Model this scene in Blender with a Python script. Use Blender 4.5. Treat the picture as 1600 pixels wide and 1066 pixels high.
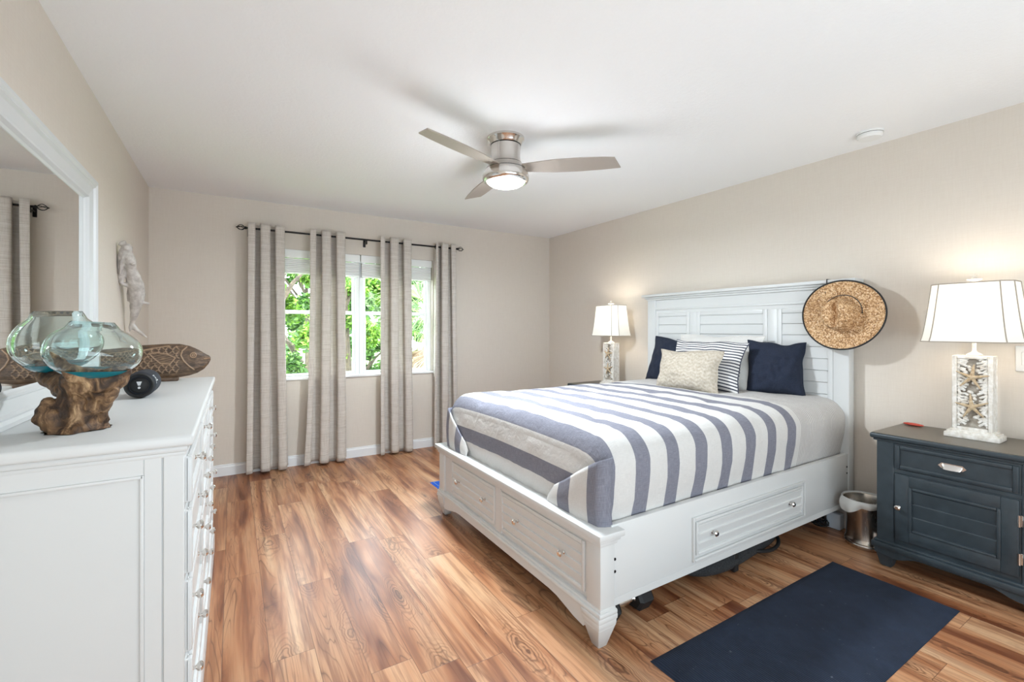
import bpy, bmesh, math, random
from mathutils import Vector, Matrix, Euler, noise

for o in list(bpy.data.objects):
    bpy.data.objects.remove(o, do_unlink=True)
scene = bpy.context.scene
COL = scene.collection
PI = math.pi

# ------------------------------------------------------------------ camera
CAM_H = 1.282
cam_data = bpy.data.cameras.new('camera')
cam_data.sensor_width = 36.0
cam_data.lens = 713.3 / 1600 * 36.0
cam_data.shift_y = -18.6 / 1600
cam_data.clip_start = 0.02
cam = bpy.data.objects.new('camera', cam_data)
COL.objects.link(cam)
cam.location = (0, 0, CAM_H)
cam.rotation_euler = (PI / 2, 0, -math.radians(31.46))
scene.camera = cam

# ------------------------------------------------------------------ colour management
scene.view_settings.view_transform = 'Standard'
scene.view_settings.look = 'None'
scene.view_settings.gamma = 1.0
scene.view_settings.use_curve_mapping = False
scene.view_settings.exposure = 0.52

# ------------------------------------------------------------------ sky, sun, added rear fill
world = bpy.data.worlds.new('world')
scene.world = world
world.use_nodes = True
bg = world.node_tree.nodes['Background']
bg.inputs[0].default_value = (0.80, 0.90, 1.0, 1)
bg.inputs[1].default_value = 13.0

def lamp(name, kind, loc, rot, power, color=(1, 1, 1), **kw):
    d = bpy.data.lights.new(name, kind)
    d.energy = power
    d.color = color
    for k, v in kw.items():
        setattr(d, k, v)
    o = bpy.data.objects.new(name, d)
    COL.objects.link(o)
    o.location = loc
    o.rotation_euler = rot
    return o

lamp('sun', 'SUN', (0, 0, 8), Euler((math.radians(48), 0, math.radians(-28))), 5.0, (1, 0.96, 0.88), angle=0.05)
# added fill light at the windowless rear wall, standing in for unseen daylight
lamp('rear_fill', 'AREA', (1.05, -1.05, 1.25), Euler((math.radians(106), 0, 0)), 66, (0.76, 0.90, 1.0),
     shape='RECTANGLE', size=3.0, size_y=2.0)

# ------------------------------------------------------------------ helpers
def srgb(r, g, b):
    def f(c):
        c /= 255.0
        return c / 12.92 if c <= 0.04045 else ((c + 0.055) / 1.055) ** 2.4
    return (f(r), f(g), f(b), 1.0)

def mat(name, color, rough=0.5, metal=0.0, **kw):
    m = bpy.data.materials.new(name)
    m.use_nodes = True
    b = m.node_tree.nodes['Principled BSDF']
    b.inputs['Base Color'].default_value = color
    b.inputs['Roughness'].default_value = rough
    b.inputs['Metallic'].default_value = metal
    for k, v in kw.items():
        b.inputs[k].default_value = v
    return m

class NT:
    """small node helper"""
    def __init__(self, m):
        self.t = m.node_tree
        self.b = m.node_tree.nodes['Principled BSDF']
    def n(self, typ, **props):
        nd = self.t.nodes.new(typ)
        for k, v in props.items():
            setattr(nd, k, v)
        return nd
    def l(self, a, b):
        self.t.links.new(a, b)
    def math(self, op, a, b=None, clamp=False):
        nd = self.n('ShaderNodeMath', operation=op, use_clamp=clamp)
        for i, v in enumerate((a, b)):
            if v is None:
                continue
            if isinstance(v, (int, float)):
                nd.inputs[i].default_value = v
            else:
                self.l(v, nd.inputs[i])
        return nd.outputs[0]
    def coord(self, kind='Object', scale=(1, 1, 1), loc=(0, 0, 0), rot=(0, 0, 0)):
        tc = self.n('ShaderNodeTexCoord')
        mp = self.n('ShaderNodeMapping')
        mp.inputs['Scale'].default_value = scale
        mp.inputs['Location'].default_value = loc
        mp.inputs['Rotation'].default_value = rot
        self.l(tc.outputs[kind], mp.inputs['Vector'])
        return mp.outputs[0]
    def noise(self, vec, scale, detail=4, rough=0.55, dist=0.0):
        nd = self.n('ShaderNodeTexNoise')
        nd.inputs['Scale'].default_value = scale
        nd.inputs['Detail'].default_value = detail
        nd.inputs['Roughness'].default_value = rough
        nd.inputs['Distortion'].default_value = dist
        if vec is not None:
            self.l(vec, nd.inputs['Vector'])
        return nd.outputs['Fac']
    def ramp(self, fac, stops):
        nd = self.n('ShaderNodeValToRGB')
        cr = nd.color_ramp
        while len(cr.elements) < len(stops):
            cr.elements.new(0.5)
        for e, (p, c) in zip(cr.elements, stops):
            e.position = p
            e.color = c if len(c) == 4 else (*c, 1)
        self.l(fac, nd.inputs[0])
        return nd.outputs[0]
    def mix(self, fac, a, b, blend='MIX'):
        nd = self.n('ShaderNodeMix', data_type='RGBA', blend_type=blend)
        for i, v in ((0, fac), (6, a), (7, b)):
            if isinstance(v, (int, float)):
                nd.inputs[i].default_value = v
            elif isinstance(v, tuple):
                nd.inputs[i].default_value = v
            else:
                self.l(v, nd.inputs[i])
        return nd.outputs[2]
    def bump(self, h, strength=0.2, dist=0.01):
        nd = self.n('ShaderNodeBump')
        nd.inputs['Strength'].default_value = strength
        nd.inputs['Distance'].default_value = dist
        self.l(h, nd.inputs['Height'])
        self.l(nd.outputs[0], self.b.inputs['Normal'])
    def base(self, c):
        self.l(c, self.b.inputs['Base Color'])
    def rough(self, c):
        self.l(c, self.b.inputs['Roughness'])

class MB:
    """collects shapes; build() links them as ONE mesh object"""
    def __init__(self):
        self.v, self.f, self.uv = [], [], []
        self.M = Matrix.Identity(4)
        self.sm = True
    def add(self, verts, faces, uvs=None):
        o = len(self.v)
        flip = self.M.determinant() < 0
        self.v += [tuple(self.M @ Vector(p)) for p in verts]
        for f in faces:
            g = [i + o for i in f]
            self.f.append(g[::-1] if flip else g)
        self.uv += (uvs if uvs else [(0, 0)] * len(verts))
        return self
    def bm(self, bm):
        bm.verts.index_update()
        self.add([v.co[:] for v in bm.verts], [[v.index for v in f.verts] for f in bm.faces])
        bm.free()
        return self
    def box(self, a, b, bev=0.003, seg=1):
        (x0, y0, z0), (x1, y1, z1) = a, b
        x0, x1 = min(x0, x1), max(x0, x1)
        y0, y1 = min(y0, y1), max(y0, y1)
        z0, z1 = min(z0, z1), max(z0, z1)
        m = bmesh.new()
        vs = [m.verts.new(p) for p in [(x0, y0, z0), (x1, y0, z0), (x1, y1, z0), (x0, y1, z0),
                                       (x0, y0, z1), (x1, y0, z1), (x1, y1, z1), (x0, y1, z1)]]
        for q in [(0, 3, 2, 1), (4, 5, 6, 7), (0, 1, 5, 4), (1, 2, 6, 5), (2, 3, 7, 6), (3, 0, 4, 7)]:
            m.faces.new([vs[i] for i in q])
        bev = min(bev, 0.45 * min(x1 - x0, y1 - y0, z1 - z0))
        if bev > 1e-5:
            bmesh.ops.bevel(m, geom=list(m.edges), offset=bev, segments=seg, affect='EDGES', profile=0.5)
        return self.bm(m)
    def frustum(self, a, b, bev=0.0):
        """a,b = (cx,cy,z,hx,hy) bottom and top rectangles"""
        v = []
        for cx, cy, z, hx, hy in (a, b):
            v += [(cx - hx, cy - hy, z), (cx + hx, cy - hy, z), (cx + hx, cy + hy, z), (cx - hx, cy + hy, z)]
        m = bmesh.new()
        vs = [m.verts.new(p) for p in v]
        for q in [(0, 3, 2, 1), (4, 5, 6, 7), (0, 1, 5, 4), (1, 2, 6, 5), (2, 3, 7, 6), (3, 0, 4, 7)]:
            m.faces.new([vs[i] for i in q])
        if bev:
            bmesh.ops.bevel(m, geom=list(m.edges), offset=bev, segments=1, affect='EDGES')
        return self.bm(m)
    def lathe(self, prof, c=(0, 0, 0), axis='Z', n=32, caps=True):
        """prof: list of (r, h)"""
        v, f = [], []
        k = len(prof)
        for i in range(n):
            t = 2 * PI * i / n
            for r, h in prof:
                p = (r * math.cos(t), r * math.sin(t), h)
                if axis == 'X':
                    p = (p[2], p[0], p[1])
                elif axis == 'Y':
                    p = (p[1], p[2], p[0])
                v.append((p[0] + c[0], p[1] + c[1], p[2] + c[2]))
        for i in range(n):
            j = (i + 1) % n
            for q in range(k - 1):
                f.append((i * k + q, j * k + q, j * k + q + 1, i * k + q + 1))
        if caps:
            if prof[0][0] > 1e-6:
                f.append([i * k for i in range(n)][::-1])
            if prof[-1][0] > 1e-6:
                f.append([i * k + k - 1 for i in range(n)])
        return self.add(v, f)
    def tube(self, pts, r, n=10, caps=True, closed=False):
        """round sweep; r number or list"""
        pts = [Vector(p) for p in pts]
        m = len(pts)
        rs = r if isinstance(r, (list, tuple)) else [r] * m
        v, f = [], []
        up = None
        for i, p in enumerate(pts):
            if closed:
                d = pts[(i + 1) % m] - pts[i - 1]
            else:
                d = pts[min(i + 1, m - 1)] - pts[max(i - 1, 0)]
            d.normalize()
            if up is None:
                up = Vector((0, 0, 1)) if abs(d.z) < 0.9 else Vector((1, 0, 0))
            a = d.cross(up)
            if a.length < 1e-6:
                a = d.orthogonal()
            a.normalize()
            b = a.cross(d).normalized()
            up = b
            for k in range(n):
                t = 2 * PI * k / n
                v.append(p + rs[i] * (math.cos(t) * a + math.sin(t) * b))
        rng = m if closed else m - 1
        for i in range(rng):
            j = (i + 1) % m
            for k in range(n):
                l = (k + 1) % n
                f.append((i * n + k, i * n + l, j * n + l, j * n + k))
        if caps and not closed:
            f.append(list(range(n))[::-1])
            f.append([(m - 1) * n + k for k in range(n)])
        return self.add([tuple(p) for p in v], f)
    def ell(self, c, r, rot=None, nu=20, nv=12):
        v, f = [], []
        R = Euler(rot).to_matrix() if rot else Matrix.Identity(3)
        for j in range(nv + 1):
            ph = PI * j / nv
            for i in range(nu):
                t = 2 * PI * i / nu
                p = R @ Vector((r[0] * math.sin(ph) * math.cos(t), r[1] * math.sin(ph) * math.sin(t), r[2] * math.cos(ph)))
                v.append((p[0] + c[0], p[1] + c[1], p[2] + c[2]))
        for j in range(nv):
            for i in range(nu):
                k = (i + 1) % nu
                f.append((j * nu + i, (j + 1) * nu + i, (j + 1) * nu + k, j * nu + k))
        return self.add(v, f)
    def prism(self, poly, d, axis='Y', at=0.0, bev=0.0):
        """poly in the plane, extruded by d along axis starting at 'at'"""
        def P(a, b, h):
            return {'Y': (a, h, b), 'X': (h, a, b), 'Z': (a, b, h)}[axis]
        m = bmesh.new()
        v0 = [m.verts.new(P(a, b, at)) for a, b in poly]
        v1 = [m.verts.new(P(a, b, at + d)) for a, b in poly]
        k = len(poly)
        m.faces.new(v0)
        m.faces.new(v1[::-1])
        for i in range(k):
            j = (i + 1) % k
            m.faces.new([v0[j], v0[i], v1[i], v1[j]])
        bmesh.ops.recalc_face_normals(m, faces=m.faces)
        if bev:
            bmesh.ops.bevel(m, geom=list(m.edges), offset=bev, segments=1, affect='EDGES')
        return self.bm(m)
    def grid(self, fn, nu, nv, closed_u=False, uv=None):
        v, f, uvs = [], [], []
        for j in range(nv + 1):
            for i in range(nu + (0 if closed_u else 1)):
                v.append(tuple(fn(i / nu, j / nv)))
                uvs.append(uv(i / nu, j / nv) if uv else (i / nu, j / nv))
        w = nu + (0 if closed_u else 1)
        for j in range(nv):
            for i in range(nu):
                k = (i + 1) % w
                f.append((j * w + i, j * w + k, (j + 1) * w + k, (j + 1) * w + i))
        return self.add(v, f, uvs)
    def build(self, name, material, parent=None, local=False, smooth=True, angle=38, recalc=False):
        v = self.v
        org = Vector((0, 0, 0))
        if parent is not None and not local:
            p = parent
            while p is not None:
                org += p.location
                p = p.parent
        if parent is None and not local:
            xs, ys, zs = zip(*v)
            org = Vector(((min(xs) + max(xs)) / 2, (min(ys) + max(ys)) / 2, min(zs)))
        me = bpy.data.meshes.new(name)
        me.from_pydata([(a - org.x, b - org.y, c - org.z) for a, b, c in v], [], self.f)
        ul = me.uv_layers.new(name='UVMap')
        lv = [0] * len(me.loops)
        me.loops.foreach_get('vertex_index', lv)
        flat = []
        for i in lv:
            flat += [self.uv[i][0], self.uv[i][1]]
        ul.data.foreach_set('uv', flat)
        if recalc:
            b = bmesh.new()
            b.from_mesh(me)
            bmesh.ops.recalc_face_normals(b, faces=b.faces)
            b.to_mesh(me)
            b.free()
        if smooth:
            me.polygons.foreach_set('use_smooth', [True] * len(me.polygons))
            me.set_sharp_from_angle(angle=math.radians(angle))
        if material:
            me.materials.append(material)
        o = bpy.data.objects.new(name, me)
        COL.objects.link(o)
        if parent is not None:
            o.parent = parent
        elif not local:
            o.location = org
        return o

def thing(name, label, cat, loc=(0, 0, 0), rot=(0, 0, 0), group=None):
    o = bpy.data.objects.new(name, None)
    COL.objects.link(o)
    o.empty_display_size = 0.1
    o.location = loc
    o.rotation_euler = rot
    return tag(o, label, cat, group)

def tag(o, label=None, cat=None, group=None, kind=None):
    for k, val in (('label', label), ('category', cat), ('group', group), ('kind', kind)):
        if val:
            o[k] = val
    return o

def struct(o):
    o['kind'] = 'structure'
    return o

def copy_tree(o, parent=None):
    c = o.copy()
    COL.objects.link(c)
    c.parent = parent
    for ch in list(o.children):
        copy_tree(ch, c)
    return c

def remesh(o, voxel, smooth=4, fac=0.5, disp=None):
    md = o.modifiers.new('r', 'REMESH')
    md.mode = 'VOXEL'
    md.voxel_size = voxel
    s = o.modifiers.new('s', 'SMOOTH')
    s.iterations = smooth
    s.factor = fac
    dg = bpy.context.evaluated_depsgraph_get()
    me = bpy.data.meshes.new_from_object(o.evaluated_get(dg))
    o.modifiers.clear()
    ms = list(o.data.materials)
    o.data = me
    me.materials.clear()
    for m in ms:
        me.materials.append(m)
    if disp:
        nr = [tuple(v.normal) for v in me.vertices]
        for v, nn in zip(me.vertices, nr):
            v.co += Vector(nn) * disp(v.co)
    me.polygons.foreach_set('use_smooth', [True] * len(me.polygons))
    return o

def lerp(a, b, t):
    return a + (b - a) * t
def sstep(a, b, x):
    t = max(0.0, min(1.0, (x - a) / (b - a)))
    return t * t * (3 - 2 * t)
def interp(x, pts):
    if x <= pts[0][0]:
        return pts[0][1]
    for (a, fa), (b, fb) in zip(pts, pts[1:]):
        if x <= b:
            return fa + (fb - fa) * (x - a) / (b - a)
    return pts[-1][1]

def frame_M(o, nrm):
    """local (u right, n outward as -Y, w up): +Y local points into the wall"""
    nrm = Vector(nrm)
    yv = -nrm
    zv = Vector((0, 0, 1))
    xv = yv.cross(zv)
    m = Matrix((xv, yv, zv)).transposed().to_4x4()
    m.translation = Vector(o)
    return m

# ------------------------------------------------------------------ materials
def m_wall():
    m = mat('wall_paint', srgb(211, 201, 188), 0.85)
    t = NT(m)
    a = t.noise(t.coord('Object', (3, 3, 60)), 4, 3, 0.6)
    b = t.noise(t.coord('Object', (40, 40, 3)), 4, 3, 0.6)
    s = t.math('ADD', a, b)
    t.base(t.ramp(t.math('MULTIPLY', s, 0.5), [(0.3, srgb(217, 207, 195)), (0.7, srgb(223, 214, 203))]))
    t.bump(s, 0.12, 0.003)
    return m
def m_ceiling():
    m = mat('ceiling_paint', srgb(245, 245, 245), 0.9)
    t = NT(m)
    c = t.coord('Object')
    n = t.noise(c, 45, 4, 0.6, 0.6)
    t.bump(t.ramp(n, [(0.42, (0, 0, 0)), (0.62, (1, 1, 1))]), 0.15, 0.004)
    return m
def m_floor():
    m = mat('wood_laminate', (0.5, 0.3, 0.15, 1), 0.3)
    t = NT(m)
    tc = t.n('ShaderNodeTexCoord')
    sp = t.n('ShaderNodeSeparateXYZ')
    t.l(tc.outputs['Object'], sp.inputs[0])
    W, L = 0.158, 1.22
    xs = t.math('DIVIDE', t.math('ADD', sp.outputs[0], 9.9 + 0.098), W)
    row = t.math('FLOOR', xs)
    fx = t.math('FRACT', xs)
    wn = t.n('ShaderNodeTexWhiteNoise', noise_dimensions='1D')
    t.l(row, wn.inputs['W'])
    ys = t.math('ADD', t.math('DIVIDE', sp.outputs[1], L), t.math('MULTIPLY', wn.outputs['Value'], 7.0))
    colm = t.math('FLOOR', ys)
    fy = t.math('FRACT', ys)
    cb = t.n('ShaderNodeCombineXYZ')
    t.l(row, cb.inputs[0]); t.l(colm, cb.inputs[1])
    w2 = t.n('ShaderNodeTexWhiteNoise', noise_dimensions='3D')
    t.l(cb.outputs[0], w2.inputs['Vector'])
    rnd = w2.outputs['Value']
    # per-board shifted grain space
    def gv(sx, sy, k):
        c = t.n('ShaderNodeCombineXYZ')
        t.l(t.math('MULTIPLY', sp.outputs[0], sx), c.inputs[0])
        t.l(t.math('MULTIPLY', sp.outputs[1], sy), c.inputs[1])
        t.l(t.math('MULTIPLY', rnd, k), c.inputs[2])
        return c.outputs[0]
    broad = t.noise(gv(9, 0.9, 37), 1.0, 3, 0.55, 0.6)
    streak = t.noise(gv(60, 2.2, 53), 1.0, 4, 0.6, 0.4)
    fine = t.noise(gv(260, 8, 11), 1.0, 2, 0.5)
    fig = t.noise(gv(8, 1.1, 71), 1.0, 1.5, 0.45, 0.9)
    rings = t.math('ABSOLUTE', t.math('SINE', t.math('MULTIPLY', fig, 46.0)))
    ringl = t.math('POWER', t.math('SUBTRACT', 1.0, rings), 5.0)
    ringm = t.ramp(t.noise(gv(5, 0.8, 91), 1.0, 1), [(0.50, (0, 0, 0)), (0.58, (1, 1, 1))])
    base = t.ramp(broad, [(0.33, srgb(118, 70, 46)), (0.42, srgb(172, 118, 82)), (0.50, srgb(199, 150, 112)), (0.70, srgb(216, 179, 143))])
    tone = t.ramp(rnd, [(0.0, srgb(222, 202, 188)), (0.5, srgb(243, 235, 227)), (1.0, srgb(255, 252, 248))])
    base = t.mix(1.0, base, tone, 'MULTIPLY')
    stk = t.ramp(streak, [(0.38, (1, 1, 1)), (0.52, (0, 0, 0))])
    base = t.mix(t.math('MULTIPLY', stk, 0.55), base, srgb(134, 88, 62))
    base = t.mix(t.math('MULTIPLY', t.math('MULTIPLY', ringl, ringm), 0.75), base, srgb(88, 52, 34))
    blot = t.ramp(t.noise(gv(22, 1.5, 113), 1.0, 3, 0.6, 1.0), [(0.57, (0, 0, 0)), (0.68, (1, 1, 1))])
    base = t.mix(t.math('MULTIPLY', blot, 0.55), base, srgb(116, 68, 44))
    # knots and dark splashes
    vo = t.n('ShaderNodeTexVoronoi', feature='F1')
    vo.inputs['Scale'].default_value = 1.0
    vo.inputs['Randomness'].default_value = 1.0
    vadd = t.n('ShaderNodeVectorMath', operation='ADD')
    nz = t.n('ShaderNodeTexNoise'); nz.inputs['Scale'].default_value = 14
    t.l(tc.outputs['Object'], nz.inputs['Vector'])
    vs = t.n('ShaderNodeVectorMath', operation='SCALE'); vs.inputs['Scale'].default_value = 0.22
    t.l(nz.outputs['Color'], vs.inputs[0])
    t.l(gv(7.5, 2.1, 29), vadd.inputs[0]); t.l(vs.outputs[0], vadd.inputs[1])
    t.l(vadd.outputs[0], vo.inputs['Vector'])
    vsep = t.n('ShaderNodeSeparateColor')
    t.l(vo.outputs['Color'], vsep.inputs[0])
    some = t.math('GREATER_THAN', vsep.outputs[0], 0.45)
    kd = vo.outputs['Distance']
    halo = t.math('MULTIPLY', t.ramp(kd, [(0.0, (1, 1, 1)), (0.55, (0, 0, 0))]), some)
    krings = t.math('POWER', t.math('ABSOLUTE', t.math('SINE', t.math('ADD', t.math('MULTIPLY', kd, 44.0), t.math('MULTIPLY', fig, 22.0)))), 4.0)
    base = t.mix(t.math('MULTIPLY', t.math('MULTIPLY', krings, halo), 0.95), base, srgb(78, 46, 30))
    kn = t.math('MULTIPLY', t.ramp(kd, [(0.03, (1, 1, 1)), (0.15, (0, 0, 0))]), some)
    kr = t.math('POWER', t.math('ABSOLUTE', t.math('SINE', t.math('MULTIPLY', vo.outputs['Distance'], 60.0))), 0.6)
    kn = t.math('MULTIPLY', kn, t.math('ADD', t.math('MULTIPLY', kr, 0.4), 0.6))
    base = t.mix(t.math('MULTIPLY', kn, 0.92), base, srgb(74, 42, 27))
    base = t.mix(t.math('MULTIPLY', t.math('SUBTRACT', fine, 0.42, True), 0.5), base, srgb(120, 80, 50))
    # joints
    ex = t.math('MULTIPLY', t.math('MINIMUM', fx, t.math('SUBTRACT', 1.0, fx)), W)
    ey = t.math('MULTIPLY', t.math('MINIMUM', fy, t.math('SUBTRACT', 1.0, fy)), L)
    e = t.math('MINIMUM', ex, ey)
    jt = t.ramp(t.math('MULTIPLY', e, 100.0), [(0.06, (1, 1, 1)), (0.17, (0, 0, 0))])
    base = t.mix(t.math('MULTIPLY', jt, 0.62), base, srgb(70, 42, 26))
    t.base(base)
    t.rough(t.math('ADD', t.math('MULTIPLY', streak, 0.14), 0.27))
    hb = t.math('SUBTRACT', t.math('MULTIPLY', streak, 0.35), t.math('MULTIPLY', jt, 1.0))
    t.bump(hb, 0.18, 0.002)
    return m
def m_white(name='white_paint', c=(211, 212, 211), rough=0.38):
    m = mat(name, srgb(*c), rough)
    t = NT(m)
    t.bump(t.noise(t.coord('Object', (4, 4, 60)), 5, 3), 0.04, 0.002)
    return m
def m_slate():
    m = mat('slate_paint', srgb(58, 70, 82), 0.42)
    t = NT(m)
    n = t.noise(t.coord('Object'), 18, 4)
    t.base(t.ramp(n, [(0.3, srgb(42, 51, 57)), (0.7, srgb(52, 62, 68))]))
    return m
def m_curtain():
    m = mat('linen_curtain', srgb(215, 208, 199), 0.9)
    t = NT(m)
    a = t.noise(t.coord('Object', (2.5, 2.5, 130)), 3.0, 3, 0.6)
    b = t.noise(t.coord('Object', (90, 90, 4)), 3.0, 2, 0.6)
    s = t.math('ADD', t.math('MULTIPLY', a, 0.7), t.math('MULTIPLY', b, 0.3))
    c = t.ramp(s, [(0.34, srgb(196, 186, 174)), (0.5, srgb(220, 212, 203)), (0.66, srgb(234, 228, 221))])
    t.base(c)
    t.bump(s, 0.25, 0.003)
    tr = t.n('ShaderNodeBsdfTranslucent')
    t.l(c, tr.inputs[0])
    mx = t.n('ShaderNodeMixShader')
    mx.inputs[0].default_value = 0.18
    out = m.node_tree.nodes['Material Output']
    t.l(t.b.outputs[0], mx.inputs[1]); t.l(tr.outputs[0], mx.inputs[2])
    t.l(mx.outputs[0], out.inputs[0])
    return m
def m_stripes():
    m = mat('striped_cotton', (1, 1, 1, 1), 0.95)
    t = NT(m)
    uvn = t.n('ShaderNodeUVMap')
    sp = t.n('ShaderNodeSeparateXYZ')
    t.l(uvn.outputs[0], sp.inputs[0])
    s = sp.outputs[0]
    k = t.math('FRACT', t.math('DIVIDE', t.math('ADD', s, 10 - 1.256), 0.2))
    wide = t.math('MULTIPLY', t.math('LESS_THAN', k, 0.43), t.math('LESS_THAN', s, 2.80))
    pin = t.math('MULTIPLY', t.math('LESS_THAN', t.math('FRACT', t.math('DIVIDE', s, 0.0165)), 0.40), t.math('GREATER_THAN', s, 2.80))
    c = t.n('ShaderNodeCombineXYZ')
    t.l(t.math('MULTIPLY', s, 900.0), c.inputs[0]); t.l(t.math('MULTIPLY', sp.outputs[1], 30.0), c.inputs[1])
    th = t.noise(c.outputs[0], 1.0, 2)
    c2 = t.n('ShaderNodeCombineXYZ')
    t.l(t.math('MULTIPLY', s, 30.0), c2.inputs[0]); t.l(t.math('MULTIPLY', sp.outputs[1], 700.0), c2.inputs[1])
    th2 = t.noise(c2.outputs[0], 1.0, 2)
    thr = t.math('MULTIPLY', t.math('ADD', th, th2), 0.5)
    dark = t.ramp(thr, [(0.35, srgb(106, 107, 119)), (0.65, srgb(142, 142, 153))])
    white = t.ramp(thr, [(0.35, srgb(201, 199, 196)), (0.65, srgb(217, 215, 212))])
    col = t.mix(wide, white, dark)
    col = t.mix(t.math('MULTIPLY', pin, 0.6), col, srgb(132, 124, 124))
    t.base(col)
    wr = t.noise(t.coord('Object', (1, 1, 1)), 16, 4, 0.55, 0.4)
    t.bump(t.math('ADD', t.math('MULTIPLY', wr, 1.0), t.math('MULTIPLY', thr, 0.12)), 0.4, 0.016)
    return m
def m_cloth(name, c1, c2, scale=220, rough=0.95, bump=0.2):
    m = mat(name, srgb(*c1), rough)
    t = NT(m)
    n = t.noise(t.coord('Object'), scale, 3, 0.6)
    t.base(t.ramp(n, [(0.35, srgb(*c1)), (0.65, srgb(*c2))]))
    t.bump(n, bump, 0.002)
    return m
def m_pinstripe():
    m = mat('ticking_stripe', (1, 1, 1, 1), 0.95)
    t = NT(m)
    uvn = t.n('ShaderNodeUVMap')
    sp = t.n('ShaderNodeSeparateXYZ')
    t.l(uvn.outputs[0], sp.inputs[0])
    k = t.math('FRACT', t.math('MULTIPLY', sp.outputs[1], 17.0))
    t.base(t.mix(t.math('LESS_THAN', k, 0.42), srgb(226, 224, 221), srgb(66, 68, 82)))
    t.bump(t.noise(t.coord('Object'), 200, 2), 0.1, 0.002)
    return m
def m_chevron():
    m = mat('beige_chevron', (1, 1, 1, 1), 0.9)
    t = NT(m)
    uvn = t.n('ShaderNodeUVMap')
    sp = t.n('ShaderNodeSeparateXYZ')
    t.l(uvn.outputs[0], sp.inputs[0])
    tri = t.math('ABSOLUTE', t.math('SUBTRACT', t.math('FRACT', t.math('MULTIPLY', sp.outputs[0], 8.0)), 0.5))
    k = t.math('SINE', t.math('MULTIPLY', t.math('ADD', sp.outputs[1], t.math('MULTIPLY', tri, 0.11)), 70.0))
    n = t.noise(t.coord('Object'), 60, 4, 0.7)
    f = t.math('ADD', t.math('MULTIPLY', k, 0.06), n)
    t.base(t.ramp(f, [(0.3, srgb(158, 147, 131)), (0.55, srgb(182, 172, 157)), (0.8, srgb(198, 190, 177))]))
    t.bump(k, 0.15, 0.003)
    return m
def m_straw():
    m = mat('woven_straw', (0.6, 0.4, 0.2, 1), 0.75)
    t = NT(m)
    c = t.coord('Object')
    vo = t.n('ShaderNodeTexVoronoi')
    vo.inputs['Scale'].default_value = 150
    t.l(c, vo.inputs['Vector'])
    n = t.noise(c, 120, 3, 0.7)
    big = t.noise(c, 14, 3)
    s = t.n('ShaderNodeSeparateColor')
    t.l(vo.outputs['Color'], s.inputs[0])
    f = t.math('ADD', t.math('MULTIPLY', s.outputs[0], 0.5), t.math('ADD', t.math('MULTIPLY', n, 0.4), t.math('MULTIPLY', big, 0.15)))
    t.base(t.ramp(f, [(0.22, srgb(120, 82, 48)), (0.45, srgb(178, 134, 90)), (0.62, srgb(214, 175, 130)), (0.85, srgb(238, 214, 180))]))
    t.bump(f, 0.5, 0.004)
    return m
def m_drift():
    m = mat('driftwood_grain', (0.2, 0.12, 0.06, 1), 0.6)
    t = NT(m)
    c = t.coord('Object', (1, 1, 0.55))
    a = t.noise(c, 26, 6, 0.65, 1.4)
    b = t.noise(c, 9, 4, 0.6, 0.8)
    f = t.math('ADD', t.math('MULTIPLY', a, 0.6), t.math('MULTIPLY', b, 0.4))
    t.base(t.ramp(f, [(0.34, srgb(22, 15, 10)), (0.45, srgb(66, 45, 29)), (0.54, srgb(122, 90, 60)), (0.66, srgb(206, 170, 128))]))
    t.bump(f, 0.9, 0.012)
    return m
def m_fishwood():
    m = mat('carved_brown_wood', (0.2, 0.12, 0.08, 1), 0.5)
    t = NT(m)
    n = t.noise(t.coord('Object', (3, 8, 10)), 9, 5, 0.65, 0.5)
    uvn = t.n('ShaderNodeUVMap')
    sp = t.n('ShaderNodeSeparateXYZ')
    t.l(uvn.outputs[0], sp.inputs[0])
    c = t.ramp(n, [(0.3, srgb(48, 34, 26)), (0.5, srgb(84, 64, 48)), (0.7, srgb(124, 98, 74))])
    t.base(t.mix(t.math('MULTIPLY', sp.outputs[0], 0.75, True), c, srgb(188, 154, 122)))
    t.bump(n, 0.3, 0.004)
    return m
def m_leaf(name, c1, c2, c3):
    m = mat(name, srgb(*c1), 0.55)
    t = NT(m)
    g = t.n('ShaderNodeNewGeometry')
    n = t.noise(t.coord('Object'), 2.2, 3)
    f = t.math('ADD', t.math('MULTIPLY', g.outputs['Random Per Island'], 0.6), t.math('MULTIPLY', n, 0.4))
    c = t.ramp(f, [(0.2, srgb(*c1)), (0.5, srgb(*c2)), (0.8, srgb(*c3))])
    t.base(c)
    tr = t.n('ShaderNodeBsdfTranslucent')
    t.l(c, tr.inputs[0])
    mx = t.n('ShaderNodeMixShader')
    mx.inputs[0].default_value = 0.4
    out = m.node_tree.nodes['Material Output']
    t.l(t.b.outputs[0], mx.inputs[1]); t.l(tr.outputs[0], mx.inputs[2])
    t.l(mx.outputs[0], out.inputs[0])
    return m
def m_shade():
    m = bpy.data.materials.new('lamp_shade_linen')
    m.use_nodes = True
    nt = m.node_tree
    nt.nodes.clear()
    out = nt.nodes.new('ShaderNodeOutputMaterial')
    d = nt.nodes.new('ShaderNodeBsdfDiffuse'); d.inputs[0].default_value = srgb(240, 238, 232)
    tr = nt.nodes.new('ShaderNodeBsdfTranslucent'); tr.inputs[0].default_value = srgb(250, 246, 236)
    mx = nt.nodes.new('ShaderNodeMixShader'); mx.inputs[0].default_value = 0.15
    nt.links.new(d.outputs[0], mx.inputs[1]); nt.links.new(tr.outputs[0], mx.inputs[2])
    nt.links.new(mx.outputs[0], out.inputs[0])
    return m
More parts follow.
